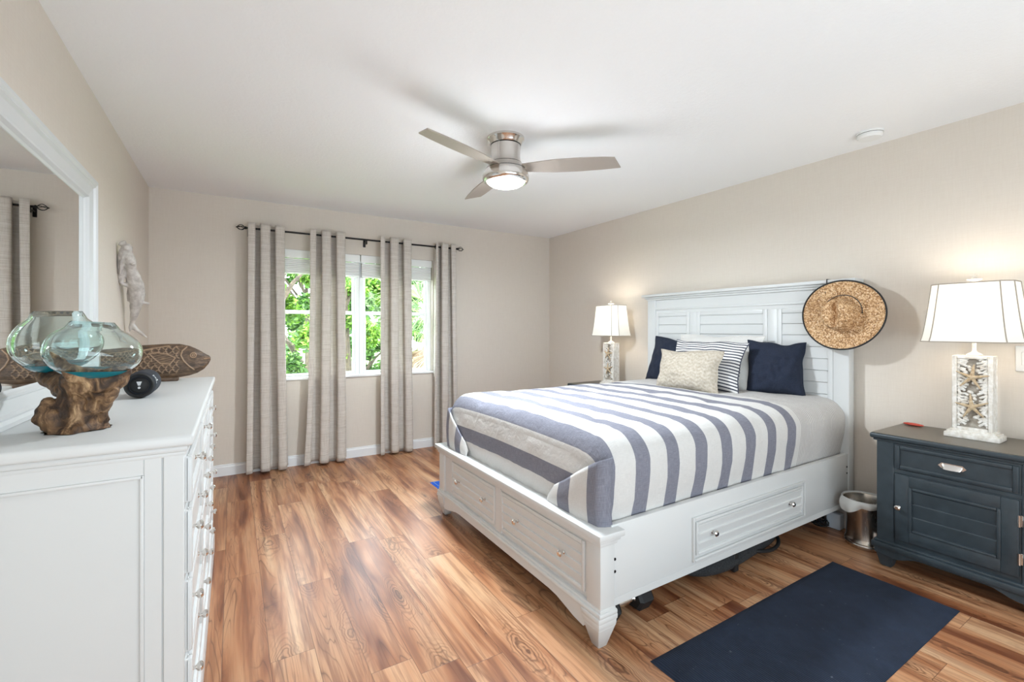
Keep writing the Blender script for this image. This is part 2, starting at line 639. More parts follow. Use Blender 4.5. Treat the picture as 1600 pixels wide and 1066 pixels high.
def m_pane():
    m = bpy.data.materials.new('window_glass')
    m.use_nodes = True
    nt = m.node_tree
    nt.nodes.clear()
    out = nt.nodes.new('ShaderNodeOutputMaterial')
    a = nt.nodes.new('ShaderNodeBsdfTransparent'); a.inputs[0].default_value = (0.96, 0.98, 0.97, 1)
    g = nt.nodes.new('ShaderNodeBsdfGlossy'); g.inputs['Roughness'].default_value = 0.0
    fr = nt.nodes.new('ShaderNodeFresnel'); fr.inputs[0].default_value = 1.12
    mx = nt.nodes.new('ShaderNodeMixShader')
    nt.links.new(fr.outputs[0], mx.inputs[0]); nt.links.new(a.outputs[0], mx.inputs[1]); nt.links.new(g.outputs[0], mx.inputs[2])
    nt.links.new(mx.outputs[0], out.inputs[0])
    return m
def m_glass(name, c):
    m = mat(name, c, 0.0)
    b = m.node_tree.nodes['Principled BSDF']
    b.inputs['Transmission Weight'].default_value = 1.0
    b.inputs['IOR'].default_value = 1.45
    return m
def m_brushed(name, c, rough=0.28):
    m = mat(name, srgb(*c), rough, 1.0)
    t = NT(m)
    n = t.noise(t.coord('Object', (60, 60, 2)), 6, 2)
    t.rough(t.math('ADD', t.math('MULTIPLY', n, 0.15), rough - 0.07))
    return m
def m_rug():
    m = mat('navy_rug', srgb(28, 40, 62), 1.0)
    t = NT(m)
    c = t.coord('Object')
    n = t.noise(c, 4, 6, 0.75)
    w = t.n('ShaderNodeTexWave')
    w.bands_direction = 'X'
    w.inputs['Scale'].default_value = 32
    w.inputs['Distortion'].default_value = 1.2
    t.l(c, w.inputs['Vector'])
    f = t.math('ADD', t.math('MULTIPLY', n, 0.75), t.math('MULTIPLY', w.outputs['Fac'], 0.25))
    base = t.ramp(f, [(0.3, srgb(14, 23, 39)), (0.7, srgb(32, 45, 66))])
    lint = t.noise(c, 38, 2)
    base = t.mix(t.math('MULTIPLY', t.math('SUBTRACT', lint, 0.71, True), 5.0, True), base, srgb(110, 118, 128))
    t.base(base)
    t.bump(f, 0.6, 0.006)
    return m

def m_pillowcloth(name, c1, c2):
    m = m_cloth(name, c1, c2)
    t = NT(m)
    c = t.coord('Object')
    a = t.noise(c, 9, 3, 0.5, 1.2)
    b = t.noise(c, 220, 2)
    t.bump(t.math('ADD', a, t.math('MULTIPLY', b, 0.05)), 0.55, 0.02)
    return m
M = dict(
    wall=m_wall(), ceiling=m_ceiling(), floor=m_floor(), white=m_white(), trim=m_white('trim_paint', (236, 237, 238), 0.45),
    slate=m_slate(), nstop=mat('grey_top', srgb(98, 91, 80), 0.35), curtain=m_curtain(), stripes=m_stripes(),
    navy=m_pillowcloth('navy_cotton', (24, 31, 48), (33, 42, 61)), offwhite=m_pillowcloth('white_cotton', (212, 210, 206), (222, 220, 216)),
    ticking=m_pinstripe(), chevron=m_chevron(), straw=m_straw(), drift=m_drift(), fish=m_fishwood(),
    nickel=m_brushed('brushed_nickel', (206, 201, 196), 0.3), chrome=m_brushed('polished_nickel', (222, 219, 215), 0.16),
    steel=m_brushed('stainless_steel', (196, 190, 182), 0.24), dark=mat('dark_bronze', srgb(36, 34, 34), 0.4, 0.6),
    blade=mat('blade_silver', srgb(176, 166, 156), 0.42, 0.35), black=mat('black_rubber', srgb(24, 25, 27), 0.6),
    blackcloth=m_cloth('black_nylon', (34, 36, 38), (52, 54, 57), 120), mirror=mat('mirror_silver', (0.86, 0.87, 0.86, 1), 0.01, 1.0),
    shade=m_shade(), pane=m_pane(), seam=mat('shade_seam', srgb(168, 158, 146), 0.9), lampstone=m_cloth('weathered_white_resin', (214, 206, 194), (240, 236, 230), 40, 0.8, 0.4),
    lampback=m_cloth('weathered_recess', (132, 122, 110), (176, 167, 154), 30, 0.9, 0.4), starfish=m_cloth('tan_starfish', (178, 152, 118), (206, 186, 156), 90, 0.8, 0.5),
    red=mat('red_plastic', srgb(186, 66, 48), 0.45), rug=m_rug(), bluemat=m_cloth('blue_mat', (10, 66, 158), (22, 88, 188), 90), matline=mat('mat_line', srgb(120, 150, 190), 0.9),
    plasticw=mat('white_plastic', srgb(238, 238, 236), 0.35), liner=None, glass=m_glass('aqua_glass', (0.90, 0.985, 0.98, 1)),
    teal=mat('teal_glass', srgb(20, 116, 128), 0.08), sculpt=m_cloth('grey_plaster', (176, 168, 162), (212, 206, 200), 30, 0.7, 0.3),
    sill=mat('marble_sill', srgb(240, 240, 240), 0.25), boxblue=mat('pale_blue_plastic', srgb(214, 228, 242), 0.4),
    bark=m_cloth('bark', (50, 41, 33), (82, 70, 57), 20, 0.9, 0.6), grass=m_cloth('lawn', (70, 104, 40), (110, 146, 66), 20),
    navyfab=m_cloth('speaker_fabric', (22, 26, 34), (34, 40, 52), 300, 0.8), logo=mat('speaker_print', srgb(214, 216, 218), 0.4), gap=mat('dark_gap', srgb(60, 56, 50), 0.9),
)
lm = mat('liner_plastic', srgb(232, 232, 228), 0.3)
lm.node_tree.nodes['Principled BSDF'].inputs['Alpha'].default_value = 0.8
M['liner'] = lm
em = mat('lit_glass_bowl', srgb(255, 250, 240), 0.4)
eb = em.node_tree.nodes['Principled BSDF']
eb.inputs['Emission Color'].default_value = (1.0, 0.95, 0.87, 1)
eb.inputs['Emission Strength'].default_value = 4.0
M['litglass'] = em
bulb = mat('lit_bulb', srgb(255, 250, 240), 0.4)
bb = bulb.node_tree.nodes['Principled BSDF']
bb.inputs['Emission Color'].default_value = (1.0, 0.88, 0.72, 1)
bb.inputs['Emission Strength'].default_value = 12.0
M['bulb'] = bulb
# ------------------------------------------------------------------ room
XL, XR, YB, YR, H = -0.584, 3.446, 4.720, -1.15, 2.441
T = 0.12
WX0, WX1, WZ0, WZ1 = 0.33, 1.868, 0.803, 2.030     # window opening in the back wall

def setting(o, label, cat):
    tag(o, label, cat)
    return struct(o)

setting(MB().box((XL - T, YR - T, -0.1), (XR + T, YB + T, 0), 0).build('floor', M['floor']),
        'honey and brown wood plank floor with dark knots', 'floor')
setting(MB().box((XL - T, YR - T, H), (XR + T, YB + T, H + 0.1), 0).build('ceiling', M['ceiling']),
        'white lightly textured ceiling over the bedroom', 'ceiling')
setting(MB().box((XL - T, YR - T, 0), (XL, YB + T, H), 0).build('wall_left', M['wall']),
        'beige wall behind the dresser and its mirror', 'wall')
setting(MB().box((XR, YR - T, 0), (XR + T, YB + T, H), 0).build('wall_right', M['wall']),
        'beige wall behind the white headboard', 'wall')

def holed_wall(x0, x1, y0, y1, hx0, hx1, hz0, hz1):
    b = MB()
    b.box((x0, y0, 0), (hx0, y1, H), 0)
    b.box((hx1, y0, 0), (x1, y1, H), 0)
    b.box((hx0, y0, 0), (hx1, y1, hz0), 0)
    b.box((hx0, y0, hz1), (hx1, y1, H), 0)
    return b
setting(holed_wall(XL, XR, YB, YB + T, WX0, WX1, WZ0, WZ1).build('wall_back', M['wall']),
        'beige wall with the curtained window', 'wall')
setting(MB().box((XL, YR - T, 0), (XR, YR, H), 0).build('wall_rear', M['wall']),
        'beige wall opposite the curtained window', 'wall')

BASE_PROF = [(0, 0), (0.014, 0), (0.014, 0.075), (0.009, 0.086), (0.009, 0.094), (0, 0.098)]
def baseboard(name, a, b, nx, ny, label):
    # a->b along wall, n = into room
    mb = MB()
    L = (Vector(b) - Vector(a))
    v, f = [], []
    for p in (Vector(a), Vector(b)):
        for d, z in BASE_PROF:
            v.append((p.x + nx * d, p.y + ny * d, z))
    k = len(BASE_PROF)
    for i in range(k - 1):
        f.append((i, i + 1, k + i + 1, k + i))
    f += [list(range(k)), [k + i for i in range(k)][::-1]]
    mb.add(v, f)
    setting(mb.build(name, M['trim'], recalc=True, angle=20), label, 'baseboard')
baseboard('baseboard_back', (XL, YB, 0), (XR, YB, 0), 0, -1, 'white baseboard along the window wall')
baseboard('baseboard_left', (XL, YR, 0), (XL, YB, 0), 1, 0, 'white baseboard along the dresser wall')
baseboard('baseboard_right', (XR, YR, 0), (XR, YB, 0), -1, 0, 'white baseboard along the headboard wall')

# ------------------------------------------------------------------ windows
WY = YB + 0.055          # plane of the window frame front
XM = 1.100
def win_unit(name, x0, x1, label, y0=WY, z0=WZ0, z1=WZ1, zm=1.449):
    mb = MB()
    fw = 0.042
    d = 0.055
    mb.box((x0, y0, z0), (x0 + fw, y0 + d, z1), 0.004)
    mb.box((x1 - fw, y0, z0), (x1, y0 + d, z1), 0.004)
    mb.box((x0 + fw, y0, z0), (x1 - fw, y0 + d, z0 + 0.032), 0.004)
    mb.box((x0 + fw, y0, z1 - fw), (x1 - fw, y0 + d, z1), 0.004)
    w = mb.build(name, M['trim'])
    setting(w, label, 'window')
    def sash(nm, a0, a1, yy, rb, rt):
        s = MB()
        sw = 0.024
        s.box((x0 + fw, yy, a0), (x0 + fw + sw, yy + 0.025, a1), 0.003)
        s.box((x1 - fw - sw, yy, a0), (x1 - fw, yy + 0.025, a1), 0.003)
        s.box((x0 + fw + sw, yy, a0), (x1 - fw - sw, yy + 0.025, a0 + rb), 0.003)
        s.box((x0 + fw + sw, yy, a1 - rt), (x1 - fw - sw, yy + 0.025, a1), 0.003)
        so = s.build(nm, M['trim'], w)
        MB().box((x0 + fw + sw, yy + 0.010, a0 + rb), (x1 - fw - sw, yy + 0.014, a1 - rt), 0).build('pane', M['pane'], so)
    sash('lower_sash', z0 + 0.032, zm + 0.012, y0 + 0.002, 0.022, 0.034)
    sash('upper_sash', zm - 0.018, z1 - fw, y0 + 0.028, 0.034, 0.022)
    return w
win_unit('window_1', WX0, XM, 'white framed sash window beside the dresser end of the wall')
win_unit('window_2', XM, WX1, 'white framed sash window nearer the bed')
setting(MB().box((WX0 - 0.02, YB - 0.022, WZ0 - 0.001), (WX1 + 0.02, YB + T + 0.01, WZ0 + 0.024), 0.006).build('trim_1', M['sill']),
        'white marble sill under the two windows', 'window sill')
def blind(x0, x1, label):
    t = thing('window_blind', label, 'blind', ((x0 + x1) / 2, YB + 0.03, WZ1 - 0.225), group='raised window blinds')
    MB().box((x0, YB + 0.004, WZ1 - 0.078), (x1, YB + 0.012, WZ1 - 0.001), 0.002).build('valance', M['plasticw'], t)
    MB().box((x0 + 0.005, YB + 0.014, WZ1 - 0.05), (x1 - 0.005, YB + 0.05, WZ1 - 0.002), 0.002).build('headrail', M['plasticw'], t)
    s = MB()
    for i in range(7):
        z = WZ1 - 0.082 - i * 0.0172
        s.box((x0 + 0.008, YB + 0.004 + 0.003 * (i % 2), z - 0.0168), (x1 - 0.008, YB + 0.052, z), 0.005, 2)
    s.build('slats', M['plasticw'], t)
    MB().box((x0 + 0.008, YB + 0.006, WZ1 - 0.224), (x1 - 0.008, YB + 0.05, WZ1 - 0.203), 0.004).build('bottom_rail', M['plasticw'], t)
blind(WX0 + 0.008, XM - 0.004, 'white slatted blind raised at the window pane beside the dresser end')
blind(XM + 0.004, WX1 - 0.008, 'white slatted blind raised at the window nearer the bed')

# ------------------------------------------------------------------ curtain rod and curtains
RY, RZ, RX0, RX1 = YB - 0.095, 2.169, 0.105, 2.115
rod = thing('curtain_rod', 'thin black rod with wire cage finials above the window', 'curtain rod', ((RX0 + RX1) / 2, RY, RZ))
MB().tube([(RX0, RY, RZ), (RX1, RY, RZ)], 0.0085, 12).build('pole', M['dark'], rod)
for x in (0.125, 1.135, 2.095):
    b = MB()
    b.tube([(x, YB - 0.006, RZ - 0.02), (x, RY + 0.01, RZ - 0.02), (x, RY, RZ - 0.012)], 0.006, 8)
    b.box((x - 0.012, YB - 0.008, RZ - 0.06), (x + 0.012, YB, RZ + 0.02), 0.002)
    b.box((x - 0.006, RY - 0.012, RZ - 0.045), (x + 0.006, RY + 0.012, RZ - 0.009), 0.002)
    b.build('bracket', M['dark'], rod)
for sx, x in ((-1, RX0), (1, RX1)):
    b = MB()
    b.lathe([(0.004, 0), (0.012, 0), (0.014, 0.008), (0.008, 0.014)], (x if sx > 0 else x - 0.014, RY, RZ), 'X', 12)
    for k in range(5):
        a = 2 * PI * k / 5
        pts = []
        for i in range(13):
            u = i / 12
            r = 0.024 * math.sin(PI * u) ** 0.8
            pts.append((x + sx * (0.012 + 0.062 * u), RY + r * math.cos(a + u * 0.9), RZ + r * math.sin(a + u * 0.9)))
        b.tube(pts, 0.0028, 6)
    b.ell((x + sx * 0.076, RY, RZ), (0.006, 0.005, 0.005))
    b.build('finial', M['dark'], rod)

def curtain(label, xt0, xt1, xb0, xb1, n, phase, seed, flare=0.0):
    """n full waves; eyelet heading"""
    rnd = random.Random(seed)
    ZT, ZB = RZ + 0.042, 0.022
    ph = [rnd.uniform(-0.25, 0.25) for _ in range(8)]
    def P(u, v):
        z = lerp(ZT, ZB, v)
        x0, x1 = lerp(xt0, xb0, v ** 1.6), lerp(xt1, xb1, v ** 1.6)
        a = 2 * PI * n * u + phase + 0.35 * math.sin(3 * v + ph[0]) * math.sin(2 * PI * u + ph[1]) * v
        amp = 0.050 + 0.010 * math.sin(4 * u + ph[2]) + 0.010 * v * math.sin(9 * u + ph[3])
        s = math.sin(a)
        y = RY + amp * (1.25 * s - 0.25 * s * s * s) + 0.008 * v * math.sin(5 * u + 4 * v + ph[4])
        y = min(y, YB - 0.022)
        x = lerp(x0, x1, u) + 0.020 * math.sin(2 * a + PI) * (1 - 0.3 * v)
        x += flare * v ** 3 * (1 - u) ** 2
        if v > 0.995:
            z += 0.008 * math.sin(7 * u + ph[5])
        y += 0.0025 * noise.noise((x * 12, z * 3, seed))
        return (x, y, z)
    mb = MB().grid(P, 110, 60)
    o = mb.build('curtain', M['curtain'], angle=80)
    md = o.modifiers.new('thick', 'SOLIDIFY')
    md.thickness = 0.003
    tag(o, label, 'curtain', 'grommet curtains at the window')
    # grommets where the cloth crosses the rod
    k = 0
    while True:
        a = PI * k
        u = (a - phase) / (2 * PI * n)
        k += 1
        if u < 0.01:
            continue
        if u > 0.99:
            break
        p = P(u, 0.02)
        q = P(min(1, u + 0.01), 0.02)
        d = (Vector((q[0], q[1], 0)) - Vector((p[0], p[1], 0))).normalized()
        ring = MB()
        pts = []
        for i in range(20):
            t = 2 * PI * i / 20
            pts.append((p[0] + d.x * 0.021 * math.cos(t), p[1] + d.y * 0.021 * math.cos(t), RZ + 0.021 * math.sin(t)))
        ring.tube(pts, 0.0045, 8, closed=True)
        ring.build('grommet', M['dark'], o)
    return o
curtain('beige linen curtain with its edge nearest the dresser, first along the rod', 0.125, 0.415, 0.107, 0.445, 2.5, -1.9, 1)
curtain('beige linen curtain with a flared hem, second along the rod from the dresser', 0.62, 0.945, 0.60, 0.96, 2.5, -1.8, 2, -0.035)
curtain('beige linen curtain covering the window nearer the bed, third from the dresser', 1.265, 1.608, 1.265, 1.633, 2.5, -1.7, 3)
curtain('beige linen curtain closest to the bed, half hidden by the footboard', 1.845, 2.075, 1.826, 2.112, 2.0, -1.4, 4)

# ------------------------------------------------------------------ bed
def louver_panel(w, h, k, fr=0.022, M4=None, mb=None, proud=0.010, clap=0.007, style='ledge'):
    """raised bead frame with k overlapping boards; local x 0..w, z 0..h, front toward -y, back plane y=0"""
    b = mb or MB()
    if M4 is not None:
        b.M = M4
    for (x0, z0, x1, z1) in ((0, 0, fr, h), (w - fr, 0, w, h), (fr, 0, w - fr, fr), (fr, h - fr, w - fr, h)):
        b.box((x0, -proud, z0), (x1, 0.004, z1), 0.004, 2)
    iw, ih = fr, (h - 2 * fr) / k
    b.box((fr * 0.6, -0.001, fr * 0.6), (w - fr * 0.6, 0.004, h - fr * 0.6), 0)
    for i in range(k):
        z0 = fr + i * ih
        z1 = z0 + ih
        if style == 'ledge':          # board thick at its upper edge, with a small rounded ledge
            pr = [(0.0, z0), (0.0, z1), (-clap * 0.6, z1 - 0.0005), (-clap, z1 - 0.003), (-clap, z1 - 0.007), (-0.0008, z0 + 0.0005)]
        else:                         # board with an open groove below it
            pr = [(0.0, z0 + 0.004), (0.0, z1), (-clap * 0.55, z1), (-clap, z0 + 0.008), (-clap, z0 + 0.0055), (-clap * 0.8, z0 + 0.004)]
        v = [(fr, y, z) for y, z in pr] + [(w - fr, y, z) for y, z in pr]
        m = len(pr)
        b.add(v, [(q, (q + 1) % m, m + (q + 1) % m, m + q) for q in range(m)] + [list(range(m))[::-1], [m + q for q in range(m)]])
    b.M = Matrix.Identity(4)
    return b

def knob(parent, M4, r=0.0145, mat_=None):
    b = MB()
    b.M = M4 @ Matrix.Rotation(PI / 2, 4, 'X')
    b.lathe([(0.0001, 0.030), (r * 0.6, 0.030), (r, 0.0245), (r, 0.020), (r * 0.75, 0.015), (0.0055, 0.011), (0.005, 0.004), (0.009, 0.001), (0.009, -0.001)], n=18)
    return b.build('knob', mat_ or M['chrome'], parent, recalc=True)

BX0, BX1 = 1.235, 3.42          # foot face, head end
BY0, BY1 = 1.351, 2.995         # outer faces
BYC = (BY0 + BY1) / 2
bed = thing('bed', 'white wooden bed with louvered headboard and storage drawers', 'bed', ((BX0 + BX1) / 2, BYC, 0))
# footboard
fb = MB()
pw = 0.085
for y0, y1 in ((BY0, BY0 + pw), (BY1 - pw, BY1)):
    fb.box((BX0, y0, 0.150), (BX0 + 0.075, y1, 0.425), 0.004, 2)
fb.box((BX0 + 0.012, BY0 + pw, 0.155), (BX0 + 0.06, BY1 - pw, 0.43), 0.002)            # back panel / carcass
fb.box((BX0 + 0.004, BY0 + pw, 0.418), (BX0 + 0.065, BY1 - pw, 0.430), 0.003)
fb.box((BX0 + 0.004, BYC - 0.030, 0.170), (BX0 + 0.065, BYC + 0.030, 0.42), 0.003)
# stepped cap
fb.box((BX0 - 0.008, BY0 - 0.008, 0.422), (BX0 + 0.085, BY1 + 0.008, 0.440), 0.004, 2)
fb.box((BX0 - 0.016, BY0 - 0.016, 0.438), (BX0 + 0.095, BY1 + 0.016, 0.454), 0.004, 2)
fb.box((BX0 - 0.026, BY0 - 0.026, 0.452), (BX0 + 0.110, BY1 + 0.026, 0.478), 0.005, 2)
# base moulding and arched apron
fb.box((BX0 - 0.012, BY0 - 0.010, 0.140), (BX0 + 0.085, BY1 + 0.010, 0.160), 0.006, 2)
fb.box((BX0 - 0.004, BY0 - 0.004, 0.155), (BX0 + 0.08, BY1 + 0.004, 0.172), 0.006, 2)
poly = [(BY0 + 0.01, 0.142), (BY0 + 0.01, 0.085), (BY0 + 0.10, 0.068)]
for i in range(0, 25):
    u = i / 24
    y = lerp(BY0 + 0.10, BY1 - 0.10, u)
    e = min(u, 1 - u) / 0.16
    poly.append((y, 0.060 + 0.040 * sstep(0, 1, e)))
poly += [(BY1 - 0.10, 0.068), (BY1 - 0.01, 0.085), (BY1 - 0.01, 0.142)]
fb.prism([(a, b) for a, b in poly], 0.035, 'X', BX0 - 0.004)
fo = fb.build('footboard', M['white'], bed)
# front legs
for yc in (BY0 + 0.048, BY1 - 0.048):
    l = MB()
    xc = BX0 + 0.036
    l.box((xc - 0.052, yc - 0.056, 0.118), (xc + 0.052, yc + 0.056, 0.142), 0.006, 2)
    l.box((xc - 0.048, yc - 0.052, 0.098), (xc + 0.048, yc + 0.052, 0.120), 0.004, 2)
    l.frustum((xc, yc, 0.0, 0.021, 0.021), (xc, yc, 0.09, 0.045, 0.048), 0.002)
    l.frustum((xc, yc, 0.09, 0.045, 0.048), (xc, yc, 0.10, 0.046, 0.050), 0.0)
    l.build('leg', M['white'], bed)
# foot drawers
for y1, y0 in ((2.800, BYC + 0.024), (BYC - 0.024, 1.440)):
    w, z0, z1 = y1 - y0, 0.186, 0.416
    m4 = frame_M((BX0 + 0.008, y1, z0), (-1, 0, 0))
    b = MB()
    b.M = m4
    b.box((0, 0.0, 0), (w, 0.02, z1 - z0), 0.002)
    b.M = Matrix.Identity(4)
    louver_panel(w - 0.02, z1 - z0 - 0.02, 4, 0.018, m4 @ Matrix.Translation((0.01, 0, 0.01)), b, proud=0.008)
    d = b.build('drawer', M['white'], bed)
    for yy in ((2.670, 2.322) if y1 > 2.5 else (1.968, 1.589)):
        knob(d, frame_M((BX0 + 0.002, yy, 0.304), (-1, 0, 0)))
# side rails
for near in (True, False):
    ys = BY0 + 0.016 if near else BY1 - 0.016
    sgn = 1 if near else -1
    r = MB()
    r.box((BX0 + 0.075, ys, 0.153), (BX1 - 0.04, ys + sgn * 0.03, 0.486), 0.004, 2)
    r.box((BX0 + 0.075, ys - sgn * 0.0012, 0.156), (BX1 - 0.045, ys, 0.186), 0.0008)
    ro = r.build('side_rail', M['white'], bed)
    for x in ((BX0 + 0.092, 3.335)):
        for z in (0.345, 0.295) if x < 2 else (0.405, 0.365):
            MB().lathe([(0.0001, 0.003), (0.005, 0.003), (0.006, 0.0), (0.006, -0.002)], (x, ys, z), 'Y', 12).build('bolt', M['dark'], ro)
    w, z0, z1 = 1.000, 0.204, 0.410
    m4 = frame_M((1.810, ys, z0), (0, -1, 0)) if near else frame_M((2.810, ys, z0), (0, 1, 0))
    b = MB()
    b.M = m4
    for (a0, c0, a1, c1) in ((0, 0, 0.012, z1 - z0), (w - 0.012, 0, w, z1 - z0), (0.012, 0, w - 0.012, 0.012), (0.012, z1 - z0 - 0.012, w - 0.012, z1 - z0)):
        b.box((a0, -0.012, c0), (a1, 0.001, c1), 0.003, 2)
    b.M = Matrix.Identity(4)
    louver_panel(w - 0.05, z1 - z0 - 0.05, 3, 0.014, m4 @ Matrix.Translation((0.025, -0.001, 0.025)), b, proud=0.009, clap=0.008)
    d = b.build('drawer', M['white'], bed)
    if near:
        for x in (1.955, 2.642):
            knob(d, frame_M((x, ys - 0.006, 0.313), (0, -1, 0)))
# platform under the mattress
MB().box((BX0 + 0.07, BY0 + 0.046, 0.33), (BX1 - 0.06, BY1 - 0.046, 0.36), 0.003).build('platform', M['white'], bed)
# headboard
HX = 3.355
hb = MB()
HY0, HY1 = 1.360, 3.015
for y0, y1 in ((HY0, HY0 + 0.092), (HY1 - 0.092, HY1)):
    hb.box((HX - 0.006, y0, 0.0), (BX1, y1, 1.560), 0.005, 2)
    hb.box((HX - 0.016, y0 - 0.010, 0.545 if y0 < 2 else 0.0), (BX1, y1 + 0.010, 0.55), 0.004) if False else None
hb.box((HX + 0.012, HY0 + 0.09, 0.15), (BX1 - 0.005, HY1 - 0.09, 1.56), 0.002)       # back panel
hb.box((HX + 0.004, HY0 + 0.09, 1.462), (BX1 - 0.01, HY1 - 0.09, 1.575), 0.003)      # frieze
hb.box((HX - 0.004, HY0 + 0.09, 1.455), (BX1 - 0.01, HY1 - 0.09, 1.472), 0.004, 2)   # bead under the frieze
hb.box((HX + 0.002, HY0 + 0.09, 1.425), (BX1 - 0.01, HY1 - 0.09, 1.457), 0.003)
for yc in (2.519, 1.848):
    hb.box((HX + 0.000, yc - 0.036, 0.15), (BX1 - 0.01, yc + 0.036, 1.428), 0.004, 2)
# cap with coved underside
hb.box((HX - 0.010, HY0 - 0.010, 1.548), (BX1 + 0.004, HY1 + 0.010, 1.566), 0.006, 2)
hb.box((HX - 0.022, HY0 - 0.026, 1.564), (BX1 + 0.010, HY1 + 0.026, 1.582), 0.007, 2)
hb.box((HX - 0.040, HY0 - 0.048, 1.580), (BX1 + 0.018, HY1 + 0.048, 1.604), 0.005, 2)
ho = hb.build('headboard', M['white'], bed)
for y1, y0 in ((HY1 - 0.092, 2.555), (2.483, 1.884), (1.812, HY0 + 0.092)):
    w = y1 - y0
    b = louver_panel(w, 1.428 - 0.5, 11, 0.032, frame_M((HX + 0.012, y1, 0.5), (-1, 0, 0)), proud=0.016, clap=0.010, style='groove')
    b.build('louvered_panel', M['white'], ho)

# ------------------------------------------------------------------ comforter
def comforter():
    mb = MB()
    EY0, EY1 = 1.405, 2.945
    YC = (EY0 + EY1) / 2
    HALF = (EY1 - EY0) / 2
    prof = []
    side = [(0.006, 0.455), (-0.004, 0.50), (-0.016, 0.56), (-0.024, 0.62), (-0.027, 0.67)]
    for dy, z in side:
        prof.append((EY0 + dy, z))
    for i in range(1, 13):
        a = PI - (PI / 2) * i / 12
        prof.append((EY0 + 0.100 + 0.127 * math.cos(a), 0.705 + 0.128 * math.sin(a)))
    y_a, y_b = prof[-1][0], 2 * YC - prof[-1][0]
    nt = 46
    for i in range(1, nt):
        y = lerp(y_a, y_b, i / nt)
        prof.append((y, 0.833 + 0.018 * (1 - ((y - YC) / HALF) ** 2)))
    half = prof[:17]
    prof += [(2 * YC - y, z) for y, z in half[::-1]]
    n = len(prof)
    # arc length across
    tl = [0.0]
    for i in range(1, n):
        tl.append(tl[-1] + math.hypot(prof[i][0] - prof[i - 1][0], prof[i][1] - prof[i - 1][1]))
    XS, R = 1.400, 0.112
    rings = []   # list of (positions, uvs)
    def pucker(x, y, z, top):
        d = 0.009 * noise.noise((x * 4, y * 4, 1.3)) + 0.006 * noise.noise((x * 11, y * 11, 4.0 + z * 9))
        # quilting tacks on a coarse lattice
        if top:
            fx = (x - 1.55) / 0.46; fy = (y - 1.72) / 0.46
            ex = (fx - round(fx)) * 0.46; ey = (fy - round(fy)) * 0.46
            d -= 0.012 * math.exp(-(ex * ex + ey * ey) / 0.0016)
        return d
    xs = []
    HEAD = 3.335
    nx = 96
    for i in range(nx + 1):
        xs.append(lerp(HEAD, XS, i / nx))
    def ring(x, th, headth=0.0):
        pts, uvs = [], []
        for i, (y, z) in enumerate(prof):
            w = sstep(0.62, 0.80, z)
            c = 1 - math.cos(th)
            ins = 0.028 * c
            yy = y + (ins if y < YC else -ins) * (1 - sstep(0.0, 0.9, 1 - abs(y - YC) / HALF) * 0.8)
            zz = z - R * c * w
            ch = 1 - math.cos(headth)
            zz -= 0.05 * ch * w
            yy += (0.05 * ch if y < YC else -0.05 * ch)
            xx = x - R * math.sin(th) + 0.05 * math.sin(headth)
            s_top = x - R * th + 0.05 * headth
            s_side = xx
            top = z > 0.8
            d = pucker(xx, yy, zz, top)
            if th < 0.9:
                if top:
                    zz += d
                else:
                    yy += (-d if y < YC else d) * 1.2
            pts.append((xx, yy, zz))
            uvs.append((lerp(s_side, s_top, w), tl[i]))
        return pts, uvs
    for k in range(6, 0, -1):
        rings.append(ring(HEAD, 0, PI / 2 * k / 6))
    for x in xs:
        rings.append(ring(x, 0))
    for k in range(1, 11):
        rings.append(ring(XS, PI / 2 * k / 10))
    v, uv, f = [], [], []
    for p, u in rings:
        v += p
        uv += u
    for j in range(len(rings) - 1):
        for i in range(n - 1):
            f.append((j * n + i, j * n + i + 1, (j + 1) * n + i + 1, (j + 1) * n + i))
    # foot face: columns drop from the last ring
    last_p, last_u = rings[-1]
    base = len(v)
    rows = 16
    cols = list(range(5, n - 5))
    for r in range(rows + 1):
        for i in cols:
            x, y, z = last_p[i]
            zb = 0.452
            zz = lerp(z, zb, r / rows)
            bulge = 0.014 * math.sin(PI * min(1, r / rows * 1.1)) + 0.006 * noise.noise((y * 7, zz * 5, 7.7)) * (1 if r > 0 else 0)
            bulge += 0.005 * math.sin(y * 55 + 3 * noise.noise((y * 4, 0, 2))) * sstep(0.3, 1.0, r / rows)
            v.append((x - bulge, y, zz))
            uv.append((last_u[i][0] - (z - zz), tl[i]))
    m = len(cols)
    for r in range(rows):
        for i in range(m - 1):
            f.append((base + r * m + i, base + r * m + i + 1, base + (r + 1) * m + i + 1, base + (r + 1) * m + i))
    mb.add(v, f, uv)
    o = mb.build('comforter', M['stripes'], angle=75)
    tag(o, 'white comforter with wide grey blue stripes on the bed', 'comforter')
    # folded corners at the foot
    def fold(near):
        b = MB()
        top = [(1.372, 0.758), (1.43, 0.728), (1.52, 0.672), (1.61, 0.612), (1.70, 0.560), (1.742, 0.512)]
        def P(u, w):
            y = lerp(1.372, 1.742, u)
            zt = interp(y, top)
            zb = 0.452
            z = lerp(zt, zb, w)
            x = 1.272 - 0.012 * math.sin(PI * w) - 0.010 * math.sin(PI * u)
            if u < 0.06:
                x += (0.06 - u) / 0.06 * 0.05
                y += 0.0
            yy = y if near else 2 * YC - y - 0.035 * (1 - u)
            if not near:
                z = lerp(min(zt, 0.735), zb, w)
            return (x + 0.004 * noise.noise((y * 9, z * 9, 3)), yy, z)
        def UV(u, w):
            y = lerp(1.372, 1.742, u)
            return (1.338 - (y - 1.372), w * 0.3)
        b.grid(P, 28, 14, uv=UV)
        c = b.build('corner_fold', M['stripes'], o, angle=75)
        md = c.modifiers.new('thick', 'SOLIDIFY')
        md.thickness = 0.006
        md.offset = 0
    fold(True)
    fold(False)
comforter()
